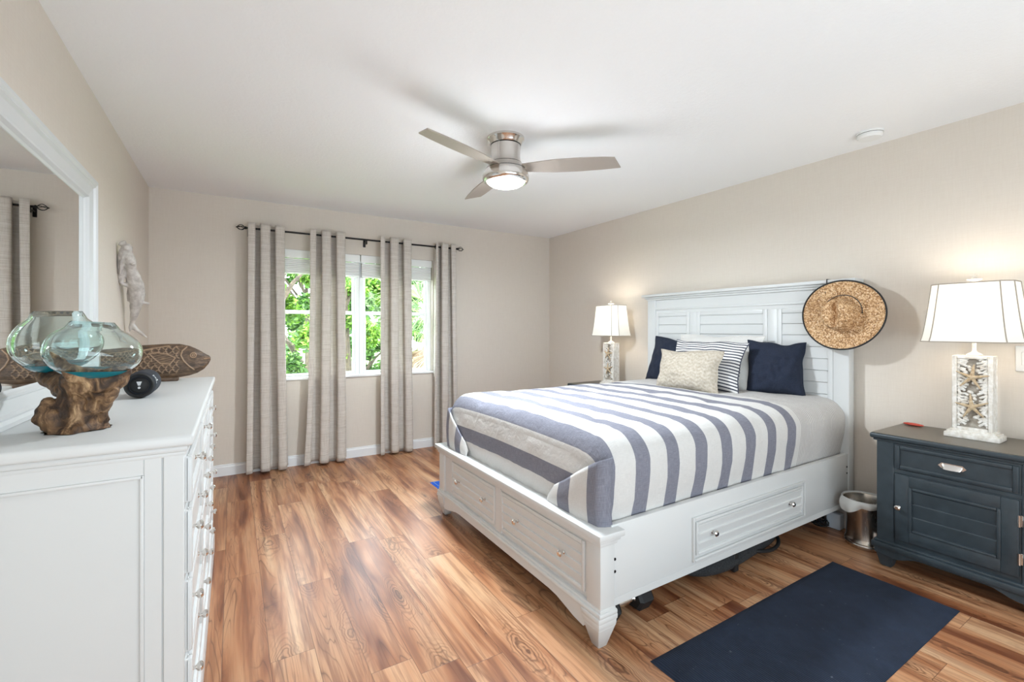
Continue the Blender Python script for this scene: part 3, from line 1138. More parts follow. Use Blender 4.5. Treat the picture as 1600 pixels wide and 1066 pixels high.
# ------------------------------------------------------------------ pillows
def pillow(name, label, mat_, w, h, t, base, lean, yaw=-90, seed=0, pinch=0.095, roll=0, uvs=1.0, group='pillows on the bed'):
    mb = MB()
    N = 30
    def pt(u, v, s):
        a = abs(u); b = abs(v)
        th = ((1 - a ** 2.4) * (1 - b ** 2.4)) ** 0.5
        x = u * w / 2 * (1 - pinch * (1 - b ** 2.2))
        z = v * h / 2 * (1 - pinch * (1 - a ** 2.2)) + h / 2
        nz = noise.noise((u * 2.2 + seed, v * 2.2, s)) * 0.14 + noise.noise((u * 5 + seed, v * 5, s + 3)) * 0.08
        y = s * t / 2 * th * (1 + nz * 2)
        # sag: fuller low down
        y *= 1.0 + 0.18 * (-v)
        z += 0.022 * noise.noise((u * 1.6, seed * 3.7, 1)) * sstep(0.2, 1.0, v)
        x += 0.014 * noise.noise((v * 1.8, seed * 2.3, 5)) * a
        return (x, y, z)
    for s in (-1, 1):
        def F(u, v, s=s):
            uu = 2 * u - 1
            vv = 2 * v - 1
            if s > 0:
                uu = -uu
            return pt(uu, vv, s)
        mb.grid(F, N, N, uv=lambda u, v: (u * uvs, v))
    o = mb.build(name, mat_, local=True, angle=70)
    o.location = base
    o.rotation_euler = Euler((-math.radians(lean), math.radians(roll), math.radians(yaw)))
    # piped seam around the edge
    sm = MB()
    pts = []
    for k in range(4 * N):
        e, q = divmod(k, N)
        q = 2 * q / N - 1
        u, v = [(q, -1), (1, q), (-q, 1), (-1, -q)][e]
        pts.append(pt(u, v, 1))
    sm.tube(pts, 0.0035, 6, closed=True)
    sm.build('seam', mat_, o, local=True)
    return tag(o, label, 'pillow', group)
BZ = 0.835
pillow('throw_pillow', 'navy pillow mostly hidden behind the striped pillow, away from the hat', M['navy'], 0.44, 0.42, 0.14, (3.205, 2.71, BZ - 0.035), 14, -96, 1, roll=4)
pillow('bed_pillow', 'large plain white pillow leaning on the headboard', M['offwhite'], 0.74, 0.46, 0.17, (3.115, 2.215, BZ - 0.02), 22, -91, 2)
pillow('throw_pillow', 'square navy pillow standing alone below the straw hat', M['navy'], 0.355, 0.38, 0.16, (3.175, 1.735, BZ - 0.010), 13, -62, 3, roll=2)
pillow('bed_pillow', 'white pillow with thin dark stripes behind the beige pillow', M['ticking'], 0.61, 0.39, 0.19, (2.940, 2.155, BZ - 0.005), 20, -90, 4)
pillow('throw_pillow', 'beige chevron lumbar pillow in front of the striped pillow', M['chevron'], 0.525, 0.310, 0.15, (2.785, 2.165, BZ - 0.006), 16, -88, 5, roll=-1)

# ------------------------------------------------------------------ straw hat on the headboard
hat = thing('straw_hat', 'wide straw hat with black brim edge hanging on the headboard', 'hat', (3.302, 1.376, 1.370))
HM = Matrix.Translation((3.302, 1.376, 1.370)) @ Matrix.Rotation(math.radians(-90), 4, 'Y') @ Matrix.Rotation(math.radians(4), 4, 'Y')
RB = 0.232
# local: x up(world z), y width, z toward the room
def hatz(r, a):
    if r > 0.095:
        q = (r - 0.095) / (RB - 0.095)
        return 0.004 + 0.012 * q * q + 0.012 * q * math.sin(2 * a + 0.4)
    return 0.0
b = MB()
b.M = HM
rr = [RB, 0.21, 0.19, 0.165, 0.14, 0.12, 0.105, 0.097]
def hat_pt(u, v):
    a = 2 * PI * u
    if v <= 0.5:
        k = v / 0.5 * (len(rr) - 1)
        i = min(int(k), len(rr) - 2)
        r = lerp(rr[i], rr[i + 1], k - i)
        z = hatz(r, a)
    else:
        q = (v - 0.5) / 0.5
        r = interp(q, [(0, 0.095), (0.35, 0.088), (0.6, 0.076), (0.75, 0.058), (0.88, 0.032), (1, 0.0)])
        z = interp(q, [(0, 0.006), (0.12, 0.03), (0.35, 0.075), (0.6, 0.116), (0.75, 0.128), (1, 0.122)])
    ex = 0.94 if r > 0.1 else 1.12
    x, y = r * math.cos(a) * ex, r * math.sin(a)
    if v > 0.5:
        # crease along the crown and two front dents
        dz = 0.040 * math.exp(-(y / 0.017) ** 2) * sstep(0.06, 0.10, z) * sstep(-0.10, -0.02, x + 0.02)
        z -= dz
    return (x, y, z)
b.grid(hat_pt, 72, 40, closed_u=True)
b.build('crown_and_brim', M['straw'], hat, angle=80)
hat.children[0].modifiers.new('t', 'SOLIDIFY').thickness = 0.003
b = MB()
b.M = HM
b.tube([hat_pt(i / 90, 0.0) for i in range(90)], 0.0048, 8, closed=True)
b.build('brim_edge', M['black'], hat)
b = MB()
b.M = HM
pts = []
for i in range(25):
    a = math.radians(lerp(-88, 88, i / 24))
    pts.append((0.118 * math.cos(a) + 0.008, 0.112 * math.sin(a) - 0.006, 0.020 + 0.014 * (1 - math.cos(a))))
b.tube(pts, 0.0026, 6)
for s in (-1, 1):
    b.ell((0.010, s * 0.112 - 0.006, 0.033), (0.005, 0.005, 0.005))
b.build('cord', M['dark'], hat)
# hook over the headboard cap
b = MB()
hy = 1.472
b.tube([(3.437, hy, 1.58), (3.437, hy, 1.607), (3.313, hy, 1.607), (3.311, hy, 1.56), (3.309, hy, 1.52), (3.300, hy, 1.513), (3.292, hy, 1.522)], 0.0028, 8)
b.tube([(3.40, hy - 0.03, 1.606), (3.40, hy, 1.609), (3.40, hy + 0.004, 1.609)], 0.0028, 8)
tag(b.build('wall_hook', M['dark']), 'thin black metal hook over the headboard cap beside the hat', 'hook')

# ------------------------------------------------------------------ night tables (built once in local coordinates, facing -x)
def nightstand(cy, label):
    t = thing('nightstand', label, 'nightstand', (3.21, cy, 0), group='slate nightstands beside the bed')
    FX, BK = 3.000, 3.420
    y0, y1 = cy - 0.305, cy + 0.305
    b = MB()
    b.box((FX, y0, 0.135), (BK, y1, 0.690), 0.004, 2)
    b.box((FX - 0.004, y0 - 0.001, 0.14), (FX + 0.02, y0 + 0.075, 0.688), 0.003)
    b.box((FX - 0.004, y1 - 0.075, 0.14), (FX + 0.02, y1 + 0.001, 0.688), 0.003)
    b.box((FX - 0.003, y0 + 0.07, 0.520), (FX + 0.02, y1 - 0.07, 0.542), 0.003)
    # base moulding
    b.box((FX - 0.022, y0 - 0.022, 0.100), (BK + 0.004, y1 + 0.022, 0.132), 0.006, 2)
    b.box((FX - 0.013, y0 - 0.013, 0.128), (BK + 0.002, y1 + 0.013, 0.146), 0.007, 2)
    # arched apron
    poly = [(y0 - 0.008, 0.108), (y0 - 0.008, 0.075), (y0 + 0.075, 0.062)]
    for i in range(17):
        u = i / 16
        poly.append((lerp(y0 + 0.08, y1 - 0.08, u), 0.062 + 0.030 * sstep(0, 1, min(u, 1 - u) / 0.22)))
    poly += [(y1 - 0.075, 0.062), (y1 + 0.008, 0.075), (y1 + 0.008, 0.108)]
    b.prism(poly, 0.025, 'X', FX - 0.012)
    b.build('body', M['slate'], t)
    tp = MB()
    tp.box((FX - 0.012, y0 - 0.016, 0.678), (BK + 0.002, y1 + 0.016, 0.692), 0.006, 2)
    tp.box((FX - 0.024, y0 - 0.028, 0.690), (BK + 0.006, y1 + 0.028, 0.7185), 0.010, 3)
    tp.build('top_moulding', M['slate'], t)
    MB().box((FX - 0.016, y0 - 0.020, 0.7165), (BK + 0.002, y1 + 0.020, 0.7205), 0.0012).build('top', M['nstop'], t)
    for yy in (y0 + 0.035, y1 - 0.035):
        for xx in (FX + 0.03, BK - 0.035):
            l = MB()
            l.frustum((xx, yy, 0.004, 0.024, 0.024), (xx, yy, 0.105, 0.043, 0.046), 0.002)
            lo = l.build('leg', M['slate'], t)
            MB().lathe([(0.014, 0), (0.014, 0.005)], (xx, yy, 0), n=14).build('foot_pad', M['plasticw'], lo)
    # drawer
    dw = 0.447
    m4 = frame_M((FX - 0.004, cy + dw / 2, 0.547), (-1, 0, 0))
    d = MB()
    d.M = m4
    hgt = 0.121
    d.box((0, 0, 0), (dw, 0.015, hgt), 0.002)
    for (a0, c0, a1, c1) in ((0, 0, 0.02, hgt), (dw - 0.02, 0, dw, hgt), (0.02, 0, dw - 0.02, 0.02), (0.02, hgt - 0.02, dw - 0.02, hgt)):
        d.box((a0, -0.008, c0), (a1, 0.002, c1), 0.005, 2)
    do = d.build('drawer', M['slate'], t)
    # cup pull
    p = MB()
    p.M = m4 @ Matrix.Translation((dw / 2, 0, 0.060))
    def cup(u, v):
        a = lerp(0, PI, u)
        r = 0.036
        zz = 0.017 * math.sin(v * PI / 2)
        return (-r * math.cos(a) * (1.0 + 0.1 * (1 - v)), -0.023 * math.sin(a) ** 0.7 * math.sin(v * PI / 2 * 1.0) - 0.001, 0.012 - zz * 1.5)
    p.grid(cup, 20, 8)
    p.prism([(-0.052, 0.0), (-0.038, 0.014), (0.038, 0.014), (0.052, 0.0), (0.038, -0.013), (-0.038, -0.013)], 0.003, 'Y', -0.003)
    po = p.build('cup_pull', M['chrome'], do, angle=60)
    # door
    m4 = frame_M((FX - 0.004, cy + dw / 2, 0.172), (-1, 0, 0))
    d = MB()
    d.M = m4
    hgt = 0.344
    fr = 0.058
    d.box((0, 0.004, 0), (dw, 0.015, hgt), 0.001)
    for (a0, c0, a1, c1) in ((0, 0, fr, hgt), (dw - fr, 0, dw, hgt), (fr, 0, dw - fr, fr), (fr, hgt - fr, dw - fr, hgt)):
        d.box((a0, -0.006, c0), (a1, 0.006, c1), 0.003, 2)
    d.M = Matrix.Identity(4)
    louver_panel(dw - 2 * fr + 0.004, hgt - 2 * fr + 0.004, 3, 0.014, m4 @ Matrix.Translation((fr - 0.002, 0.002, fr - 0.002)), d, proud=0.012, clap=0.006)
    do = d.build('door', M['slate'], t)
    knob(do, frame_M((FX - 0.008, cy + dw / 2 - 0.016, 0.344), (-1, 0, 0)), 0.013)
    for z in (0.425, 0.255):
        hgb = MB()
        hgb.lathe([(0.0055, -0.026), (0.0055, 0.026)], (FX - 0.010, cy - dw / 2 - 0.001, z), n=10)
        hgb.box((FX - 0.0055, cy - dw / 2 - 0.012, z - 0.025), (FX - 0.003, cy - dw / 2 + 0.010, z + 0.025), 0.0005)
        hgb.build('hinge', M['chrome'], do)
    return t
nightstand(0.780, 'dark slate nightstand with a grey top beside the trash can')
nightstand(3.430, 'dark slate nightstand mostly hidden on the far side of the bed')

# ------------------------------------------------------------------ table lamps
def cut_rect(hx, hy, c, n=4):
    """rectangle with cut (chamfered) corners, counter-clockwise; list of points"""
    return [(hx, -hy + c), (hx, hy - c), (hx - c, hy), (-hx + c, hy), (-hx, hy - c), (-hx, -hy + c), (-hx + c, -hy), (hx - c, -hy)]
def table_lamp(label):
    t = thing('table_lamp', label, 'lamp', (0, 0, 0), group='starfish table lamps')
    # local: x depth (front -x), y width
    b = MB()
    b.box((-0.060, -0.104, 0.0), (0.060, 0.104, 0.026), 0.004, 2)
    b.box((-0.052, -0.096, 0.024), (0.052, 0.096, 0.036), 0.005, 2)
    b.box((-0.046, -0.086, 0.034), (0.046, 0.086, 0.044), 0.005, 2)
    b.build('base', M['lampstone'], t, local=True)
    f = MB()
    z0, z1 = 0.042, 0.425
    for sx in (-1, 1):
        for (a0, c0, a1, c1) in ((-0.076, z0, -0.058, z1), (0.058, z0, 0.076, z1), (-0.058, z0, 0.058, z0 + 0.016), (-0.058, z1 - 0.016, 0.058, z1)):
            f.box((sx * 0.040, a0, c0), (sx * 0.028, a1, c1), 0.003)
    f.box((-0.032, -0.074, z0), (0.032, -0.062, z1), 0.001)
    f.box((-0.032, 0.062, z0), (0.032, 0.074, z1), 0.001)
    f.box((-0.034, -0.070, z1 - 0.012), (0.034, 0.070, z1 - 0.002), 0.001)
    fo = f.build('column', M['lampstone'], t, local=True)
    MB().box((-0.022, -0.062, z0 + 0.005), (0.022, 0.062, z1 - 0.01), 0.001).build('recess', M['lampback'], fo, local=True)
    rnd = random.Random(5)
    # coral and shell relief
    for s in (-1, 1):
        cr = MB()
        cr.tube([(-0.026, s * 0.054, z0 + 0.02), (-0.029, s * 0.050, (z0 + z1) / 2), (-0.026, s * 0.054, z1 - 0.02)], 0.006, 7)
        for k in range(22):
            zc = z0 + 0.028 + k * 0.0158
            y0 = s * rnd.uniform(0.015, 0.03)
            pts = [(-0.026, y0, zc), (-0.033, s * 0.042, zc + rnd.uniform(0.0, 0.02)), (-0.029, s * 0.059, zc + rnd.uniform(-0.006, 0.032))]
            cr.tube(pts, [0.006, 0.0065, 0.004], 7)
            if True:
                cr.ell((-0.027, s * rnd.uniform(0.004, 0.05), zc + 0.010), (0.011, 0.013, 0.008), (rnd.random(), rnd.random(), rnd.random()), 10, 7)
        cr.build('coral_relief', M['lampstone'], fo, local=True)
    for zc, rot in ((0.315, 0.12), (0.165, -0.1)):
        st = MB()
        for k in range(5):
            a = rot + PI / 2 + 2 * PI * k / 5
            L = 0.066
            pts = [(-0.040, 0, zc), (-0.043, L * 0.4 * math.cos(a), zc + L * 0.4 * math.sin(a)), (-0.038, L * math.cos(a), zc + L * math.sin(a))]
            st.tube(pts, [0.010, 0.007, 0.0025], 8)
        st.ell((-0.043, 0, zc), (0.009, 0.014, 0.014), None, 12, 8)
        st.build('starfish', M['starfish'], fo, local=True)
    n = MB()
    n.lathe([(0.030, 0.423), (0.032, 0.430), (0.022, 0.438), (0.012, 0.444), (0.008, 0.452), (0.008, 0.56), (0.014, 0.565), (0.014, 0.60)], n=20)
    n.build('stem', M['lampstone'], t, local=True)
    bl = MB()
    bl.ell((0, 0, 0.645), (0.028, 0.028, 0.036), None, 16, 10)
    bl.lathe([(0.013, 0.598), (0.013, 0.62)], n=14)
    bl.build('bulb', M['bulb'], t, local=True)
    # bell shaped shade
    ZS0, ZS1 = 0.496, 0.796
    def loop(v):
        k = v ** 0.75
        hx, hy = lerp(0.128, 0.098, k), lerp(0.192, 0.152, k)
        c = lerp(0.050, 0.040, k)
        return cut_rect(hx, hy, c), lerp(ZS0, ZS1, v)
    s = MB()
    NV = 12
    v, fc = [], []
    for j in range(NV + 1):
        pl, z = loop(j / NV)
        v += [(x, y, z) for x, y in pl]
    for j in range(NV):
        for i in range(8):
            k = (i + 1) % 8
            fc.append((j * 8 + i, j * 8 + k, (j + 1) * 8 + k, (j + 1) * 8 + i))
    s.add(v, fc)
    so = s.build('shade', M['shade'], t, local=True, angle=25)
    sm = MB()
    for i in range(8):
        sm.tube([(loop(j / NV)[0][i][0] * 1.004, loop(j / NV)[0][i][1] * 1.004, loop(j / NV)[1]) for j in range(NV + 1)], 0.0026, 6)
    for q in (0.0, 1.0):
        pl, z = loop(q)
        sm.tube([(x, y, z) for x, y in pl], 0.003, 6, closed=True)
    sm.build('seam_trim', M['seam'], so, local=True)
    hp = MB()
    for s_ in (-1, 1):
        hp.tube([(0, s_ * 0.012, 0.585), (0, s_ * 0.055, 0.64), (0, s_ * 0.05, 0.74), (0, 0, 0.797)], 0.002, 6)
    for i in (1, 3, 5, 7):
        p = loop(1.0)[0][i]
        hp.tube([(0, 0, 0.797), (p[0], p[1], 0.795)], 0.0018, 6)
    hp.build('harp', M['nickel'], t, local=True)
    fn = MB()
    fn.lathe([(0.004, 0.797), (0.008, 0.802), (0.006, 0.806), (0.026, 0.814), (0.030, 0.818), (0.010, 0.822)], n=18)
    for k in range(5):
        a = PI / 2 + 2 * PI * k / 5
        fn.tube([(0, 0, 0.836), (0, 0.018 * math.cos(a), 0.836 + 0.016 * math.sin(a))], [0.005, 0.002], 6)
    fn.build('finial', M['lampstone'], t, local=True)
    d = bpy.data.lights.new('lamp_light', 'POINT')
    d.energy = 2.2
    d.color = (1.0, 0.90, 0.77)
    d.shadow_soft_size = 0.04
    lo = bpy.data.objects.new('lamp_light', d)
    COL.objects.link(lo)
    lo.parent = t
    lo.location = (0, 0, 0.70)
    return t
l1 = table_lamp('white carved starfish lamp with a lit shade beside the light switch')
l1.location = (3.255, 0.762, 0.7205)
l2 = copy_tree(l1)
l2.location = (3.235, 3.385, 0.7205)
tag(l2, 'white carved starfish lamp with a lit shade beyond the bed pillows')

# ------------------------------------------------------------------ small things on and by the night table
b = MB()
b.grid(lambda u, v: (3.372 + 0.020 * math.cos(2 * PI * u) * math.sin(PI * v), 1.045 + 0.052 * math.sin(2 * PI * u) * math.sin(PI * v), 0.7285 - 0.0078 * math.cos(PI * v)), 28, 10, closed_u=True)
b.M = Matrix.Identity(4)
o = b.build('oval_dish', M['red'], angle=60)
o.rotation_euler = (0, 0, math.radians(-12))
tag(o, 'small flat red oval lying on the grey nightstand top', 'dish')

sw = thing('light_switch', 'white switch plate on the wall behind the near lamp', 'light switch', (XR, 0.614, 1.130))
MB().box((XR - 0.006, 0.575, 1.066), (XR, 0.653, 1.196), 0.003, 2).build('plate', M['plasticw'], sw)
MB().box((XR - 0.010, 0.597, 1.097), (XR - 0.005, 0.631, 1.165), 0.002).build('rocker', M['plasticw'], sw)

sd = thing('smoke_detector', 'round white smoke detector on the ceiling', 'smoke detector', (3.205, 1.195, H))
MB().lathe([(0.066, H), (0.066, H - 0.010), (0.0001, H - 0.010)], (3.205, 1.195, 0), n=36).build('mount', M['plasticw'], sd, recalc=True)
MB().lathe([(0.060, H - 0.010), (0.060, H - 0.013)], (3.205, 1.195, 0), n=36).build('vent_gap', M['gap'], sd, recalc=True)
MB().lathe([(0.063, H - 0.013), (0.063, H - 0.026), (0.054, H - 0.036), (0.0001, H - 0.038)], (3.205, 1.195, 0), n=36).build('cover', M['plasticw'], sd, recalc=True)

tc = thing('trash_can', 'small brushed steel trash can with a white liner beside the slate nightstand', 'trash can', (3.212, 1.215, 0))
TX, TY = 3.212, 1.215
MB().lathe([(0.0001, 0.0), (0.103, 0.0), (0.107, 0.006), (0.107, 0.020), (0.102, 0.026), (0.107, 0.033), (0.104, 0.040), (0.099, 0.055), (0.097, 0.15), (0.103, 0.22), (0.112, 0.268), (0.115, 0.272),
            (0.111, 0.270), (0.100, 0.22), (0.094, 0.15), (0.095, 0.05), (0.0001, 0.03)], (TX, TY, 0), n=48, caps=False).build('can', M['steel'], tc)
b = MB()
rnd = random.Random(3)
def lin(u, v):
    a = 2 * PI * u
    wob = noise.noise((math.cos(a) * 2.2, math.sin(a) * 2.2, v * 2)) 
    if v < 0.5:
        q = v / 0.5
        r = interp(q, [(0, 0.03), (0.3, 0.088), (0.7, 0.099), (1, 0.1165)]) + 0.005 * wob * q
        z = interp(q, [(0, 0.12), (0.3, 0.13), (0.7, 0.22), (1, 0.280)]) + 0.006 * wob
    else:
        q = (v - 0.5) / 0.5
        r = 0.1175 + 0.008 * math.sin(PI * q) + 0.006 * q * math.sin(9 * a) + 0.004 * wob
        drop = 0.022 + 0.022 * (0.5 + 0.5 * noise.noise((math.cos(a) * 1.3 + 5, math.sin(a) * 1.3, 0))) 
        if 1.9 < a < 3.3:
            drop += 0.05 * math.sin((a - 1.9) / 1.4 * PI)
            r += 0.012 * q * math.sin((a - 1.9) / 1.4 * PI)
        z = 0.281 - drop * q
    return (TX + r * math.cos(a), TY + r * math.sin(a), z)
b.grid(lin, 90, 26, closed_u=True)
b.build('liner', M['liner'], tc, angle=80)

tag(MB().box((3.290, 1.385, 0), (3.345, 1.465, 0.10), 0.006, 2).build('plastic_box', M['boxblue']), 'pale blue plastic box on the floor behind the trash can', 'box')
b = MB()
rnd = random.Random(8)
pts = []
for i in range(90):
    a = i * 0.42
    r = 0.045 + 0.012 * math.sin(i * 0.7)
    pts.append((3.27 + r * math.cos(a) * 0.8, 1.50 + r * math.sin(a), 0.006 + 0.05 * (0.5 + 0.5 * math.sin(i * 0.33))))
b.tube(pts, 0.004, 6)
tag(b.build('power_cord', M['black']), 'tangle of black cord on the floor under the headboard end', 'cord')

# rugs
def mat_mesh(name, x0, x1, y0, y1, m_, thick=0.009, wob=0.004):
    b = MB()
    NU, NV = 60, 24
    def top(u, v):
        x = lerp(x0, x1, u); y = lerp(y0, y1, v)
        x += wob * noise.noise((v * 3, 1, 1)) * (abs(u - .5) > .49)
        y += wob * noise.noise((u * 5, 2, 1)) * (abs(v - .5) > .49)
        e = min(u * (x1 - x0), (1 - u) * (x1 - x0), v * (y1 - y0), (1 - v) * (y1 - y0))
        return (x, y, thick * sstep(-0.004, 0.012, e) + 0.0012 * noise.noise((x * 9, y * 9, 0)) * sstep(0, 0.03, e))
    b.grid(top, NU, NV)
    b.add([(x0, y0, 0.0005), (x1, y0, 0.0005), (x1, y1, 0.0005), (x0, y1, 0.0005)], [(3, 2, 1, 0)])
    sides = []
    return b.build(name, m_, angle=60)
tag(mat_mesh('rug', 1.372, 2.818, 0.706, 1.223, M['rug']), 'dark navy ribbed rug with lint specks beside the nightstand', 'rug')
bm_ = mat_mesh('floor_mat', 1.405, 2.85, 3.10, 3.612, M['bluemat'], 0.006)
tag(bm_, 'bright blue mat corner past the foot of the bed', 'mat')
ln = MB()
for (a, c) in (((1.425, 3.12), (1.430, 3.592)), ((1.425, 3.587), (2.83, 3.592))):
    ln.box((a[0], a[1], 0.0055), (c[0], c[1], 0.0075), 0.0005)
ln.build('border_line', M['matline'], bm_)

# ------------------------------------------------------------------ under the bed
db = thing('dumbbell', 'black hex dumbbell with chrome handle under the bed corner', 'dumbbell', (1.505, 1.495, 0))
for x0, x1 in ((1.375, 1.448), (1.562, 1.650)):
    b = MB()
    R_ = 0.058
    for a0, a1, r0, r1 in ((x0, x0 + 0.014, R_ * 0.8, R_), (x0 + 0.014, x1 - 0.014, R_, R_), (x1 - 0.014, x1, R_, R_ * 0.8)):
        v = []
        for xx, rr_ in ((a0, r0), (a1, r1)):
            v += [(xx, 1.495 + rr_ * math.cos(PI / 3 * k), 0.0503 + rr_ * math.sin(PI / 3 * k)) for k in range(6)]
        f = [(k, (k + 1) % 6, 6 + (k + 1) % 6, 6 + k) for k in range(6)] + [[5, 4, 3, 2, 1, 0], [6, 7, 8, 9, 10, 11]]
        b.add(v, f)
    b.build('weight_head', M['black'], db, angle=20, recalc=True)
MB().lathe([(0.018, 1.446), (0.013, 1.455), (0.016, 1.48), (0.0175, 1.505), (0.016, 1.53), (0.013, 1.555), (0.018, 1.564)], (0, 1.495, 0.0503), 'X', 18).build('handle', M['chrome'], db)

bg_ = thing('gym_bag', 'low black bag lying on the floor under the side drawer', 'bag', (2.42, 1.62, 0))
b = MB()
def bagp(u, v):
    a = 2 * PI * u
    c, s = math.cos(a), math.sin(a)
    e = 0.62
    x = 0.40 * math.copysign(abs(c) ** e, c); y = 0.165 * math.copysign(abs(s) ** 0.7, s)
    k = math.sin(PI * v) ** 0.45
    z = 0.064 - 0.062 * math.cos(PI * v)
    y += 0.02 * math.sin(x * 6)
    return (2.38 + x * 1.15 * k * (1 + 0.03 * noise.noise((c * 2, s * 2, v * 3))), 1.598 + y * k, z)
b.grid(bagp, 64, 18, closed_u=True)
b.build('body', M['blackcloth'], bg_, angle=80)
b = MB()
pts = [(2.58 + 0.16 * math.cos(2 * PI * i / 40), 1.515 + 0.095 * math.sin(2 * PI * i / 40), 0.078 + 0.03 * math.sin(2 * PI * i / 40)) for i in range(40)]
b.tube(pts, 0.010, 8, closed=True)
b.build('handle', M['black'], bg_)
MB().box((2.23, 1.424, 0.010), (2.27, 1.452, 0.105), 0.004).build('strap', M['black'], bg_)
# ------------------------------------------------------------------ ceiling fan
FCX, FCY = 1.415, 2.385
fan = thing('ceiling_fan', 'brushed nickel ceiling fan with three blades and a lit bowl', 'ceiling fan', (FCX, FCY, H))
MB().lathe([(0.0001, H), (0.113, H), (0.113, H - 0.012), (0.104, H - 0.022), (0.098, H - 0.036), (0.092, H - 0.044)], (FCX, FCY, 0), n=56, caps=False).build('canopy', M['chrome'], fan, angle=25, recalc=True)
MB().lathe([(0.0885, H - 0.040), (0.0885, H - 0.052)], (FCX, FCY, 0), n=48).build('dark_ring', M['dark'], fan)  # thin dark rings between the stacked parts of the fan
MB().lathe([(0.091, H - 0.050), (0.089, H - 0.08), (0.089, H - 0.125), (0.095, H - 0.150), (0.099, H - 0.158)], (FCX, FCY, 0), n=56).build('motor_housing', M['nickel'], fan, angle=60, recalc=True)
MB().lathe([(0.099, H - 0.156), (0.099, H - 0.162)], (FCX, FCY, 0), n=48).build('dark_ring', M['dark'], fan)
MB().lathe([(0.102, H - 0.160), (0.112, H - 0.178), (0.121, H - 0.192)], (FCX, FCY, 0), n=56).build('blade_hub', M['nickel'], fan, angle=60, recalc=True)
MB().lathe([(0.120, H - 0.190), (0.120, H - 0.197)], (FCX, FCY, 0), n=48).build('dark_ring', M['dark'], fan)
MB().lathe([(0.122, H - 0.195), (0.134, H - 0.210), (0.141, H - 0.232), (0.141, H - 0.252), (0.133, H - 0.266), (0.122, H - 0.272), (0.116, H - 0.268)], (FCX, FCY, 0), n=64, caps=False).build('light_housing', M['chrome'], fan, angle=60, recalc=True)
MB().lathe([(0.116, H - 0.266), (0.108, H - 0.276), (0.092, H - 0.285), (0.068, H - 0.293), (0.036, H - 0.298), (0.0001, H - 0.299)], (FCX, FCY, 0), n=48, caps=False).build('light_bowl', M['litglass'], fan, angle=60, recalc=True)
ch = MB()
ch.tube([(FCX - 0.075, FCY - 0.05, H - 0.02), (FCX - 0.076, FCY - 0.052, H - 0.19)], 0.0016, 6)
ch.build('seam_rod', M['chrome'], fan)
for ang in (201.5, 319.5, 81.0):
    b = MB()
    b.M = Matrix.Translation((FCX, FCY, H - 0.184)) @ Matrix.Rotation(math.radians(ang), 4, 'Z') @ Matrix.Rotation(math.radians(-11), 4, 'X')
    N = 24
    up, lo = [], []
    for i in range(N + 1):
        u = i / N
        r = lerp(0.095, 0.655, u)
        wd = interp(u, [(0, 0.040), (0.12, 0.050), (0.35, 0.068), (0.6, 0.072), (0.85, 0.066), (1.0, 0.056)])
        up.append((r + 0.030 * u ** 10, wd))
        lo.append((r - 0.012 * u ** 10, -wd))
    v = [(x, y, 0.003) for x, y in up] + [(x, y, 0.003) for x, y in lo] + [(x, y, -0.003) for x, y in up] + [(x, y, -0.003) for x, y in lo]
    k = N + 1
    f = []
    for i in range(N):
        f += [(i, k + i, k + i + 1, i + 1), (2 * k + i, 2 * k + i + 1, 3 * k + i + 1, 3 * k + i), (i, i + 1, 2 * k + i + 1, 2 * k + i), (k + i + 1, k + i, 3 * k + i, 3 * k + i + 1)]
    f += [(N, k + N, 3 * k + N, 2 * k + N), (k, 0, 2 * k, 3 * k)]
    b.add(v, f)
    b.build('blade', M['blade'], fan, recalc=True, angle=30)
fl = lamp('fan_light', 'AREA', (0, 0, -0.305), (0, 0, 0), 41, (0.84, 0.93, 1.0), shape='DISK', size=0.22)
fl.parent = fan
fl2 = lamp('fan_light', 'POINT', (0, 0, -0.42), (0, 0, 0), 6.5, (0.88, 0.95, 1.0), shadow_soft_size=0.13)
fl2.parent = fan

# ------------------------------------------------------------------ dresser
DX0, DX1 = XL + 0.012, -0.112      # back, front
DY0, DY1, DZ = 1.492, 3.168, 1.004
dr = thing('dresser', 'long white dresser with nickel knobs along the wall', 'dresser', ((DX0 + DX1) / 2, (DY0 + DY1) / 2, 0))
b = MB()
b.box((DX0, DY0, 0.10), (DX1, DY1, 0.965), 0.003)
# end panel facing the camera: stiles, rails, corner post
for yy, s in ((DY0, -1), (DY1, 1)):
    b.box((DX1 - 0.042, yy, 0.10), (DX1 + 0.002, yy + s * 0.005, 0.962), 0.0015)
    b.box((DX1 - 0.082, yy, 0.10), (DX1 - 0.045, yy + s * 0.0045, 0.962), 0.0015)
    b.box((DX0, yy, 0.10), (DX0 + 0.04, yy + s * 0.0045, 0.962), 0.0015)
    b.box((DX0 + 0.04, yy, 0.905), (DX1 - 0.082, yy + s * 0.0045, 0.962), 0.0015)
    b.box((DX0 + 0.04, yy, 0.10), (DX1 - 0.082, yy + s * 0.0045, 0.19), 0.0015)
    b.box((DX0 + 0.04, yy, 0.899), (DX1 - 0.082, yy + s * 0.009, 0.908), 0.003, 2)
    b.box((DX1 - 0.090, yy, 0.185), (DX1 - 0.081, yy + s * 0.009, 0.908), 0.003, 2)
b.build('body', M['white'], dr)
tp = MB()
tp.box((DX0, DY0 - 0.006, 0.945), (DX1 + 0.006, DY1 + 0.006, 0.962), 0.006, 2)
tp.box((DX0, DY0 - 0.014, 0.958), (DX1 + 0.012, DY1 + 0.014, 0.976), 0.007, 2)
tp.box((DX0 - 0.004, DY0 - 0.026, 0.974), (DX1 + 0.024, DY1 + 0.026, DZ), 0.008, 3)
tp.build('top', M['white'], dr)
bs = MB()
bs.box((DX0, DY0 - 0.020, 0.0), (DX1 + 0.022, DY1 + 0.020, 0.125), 0.004, 2)
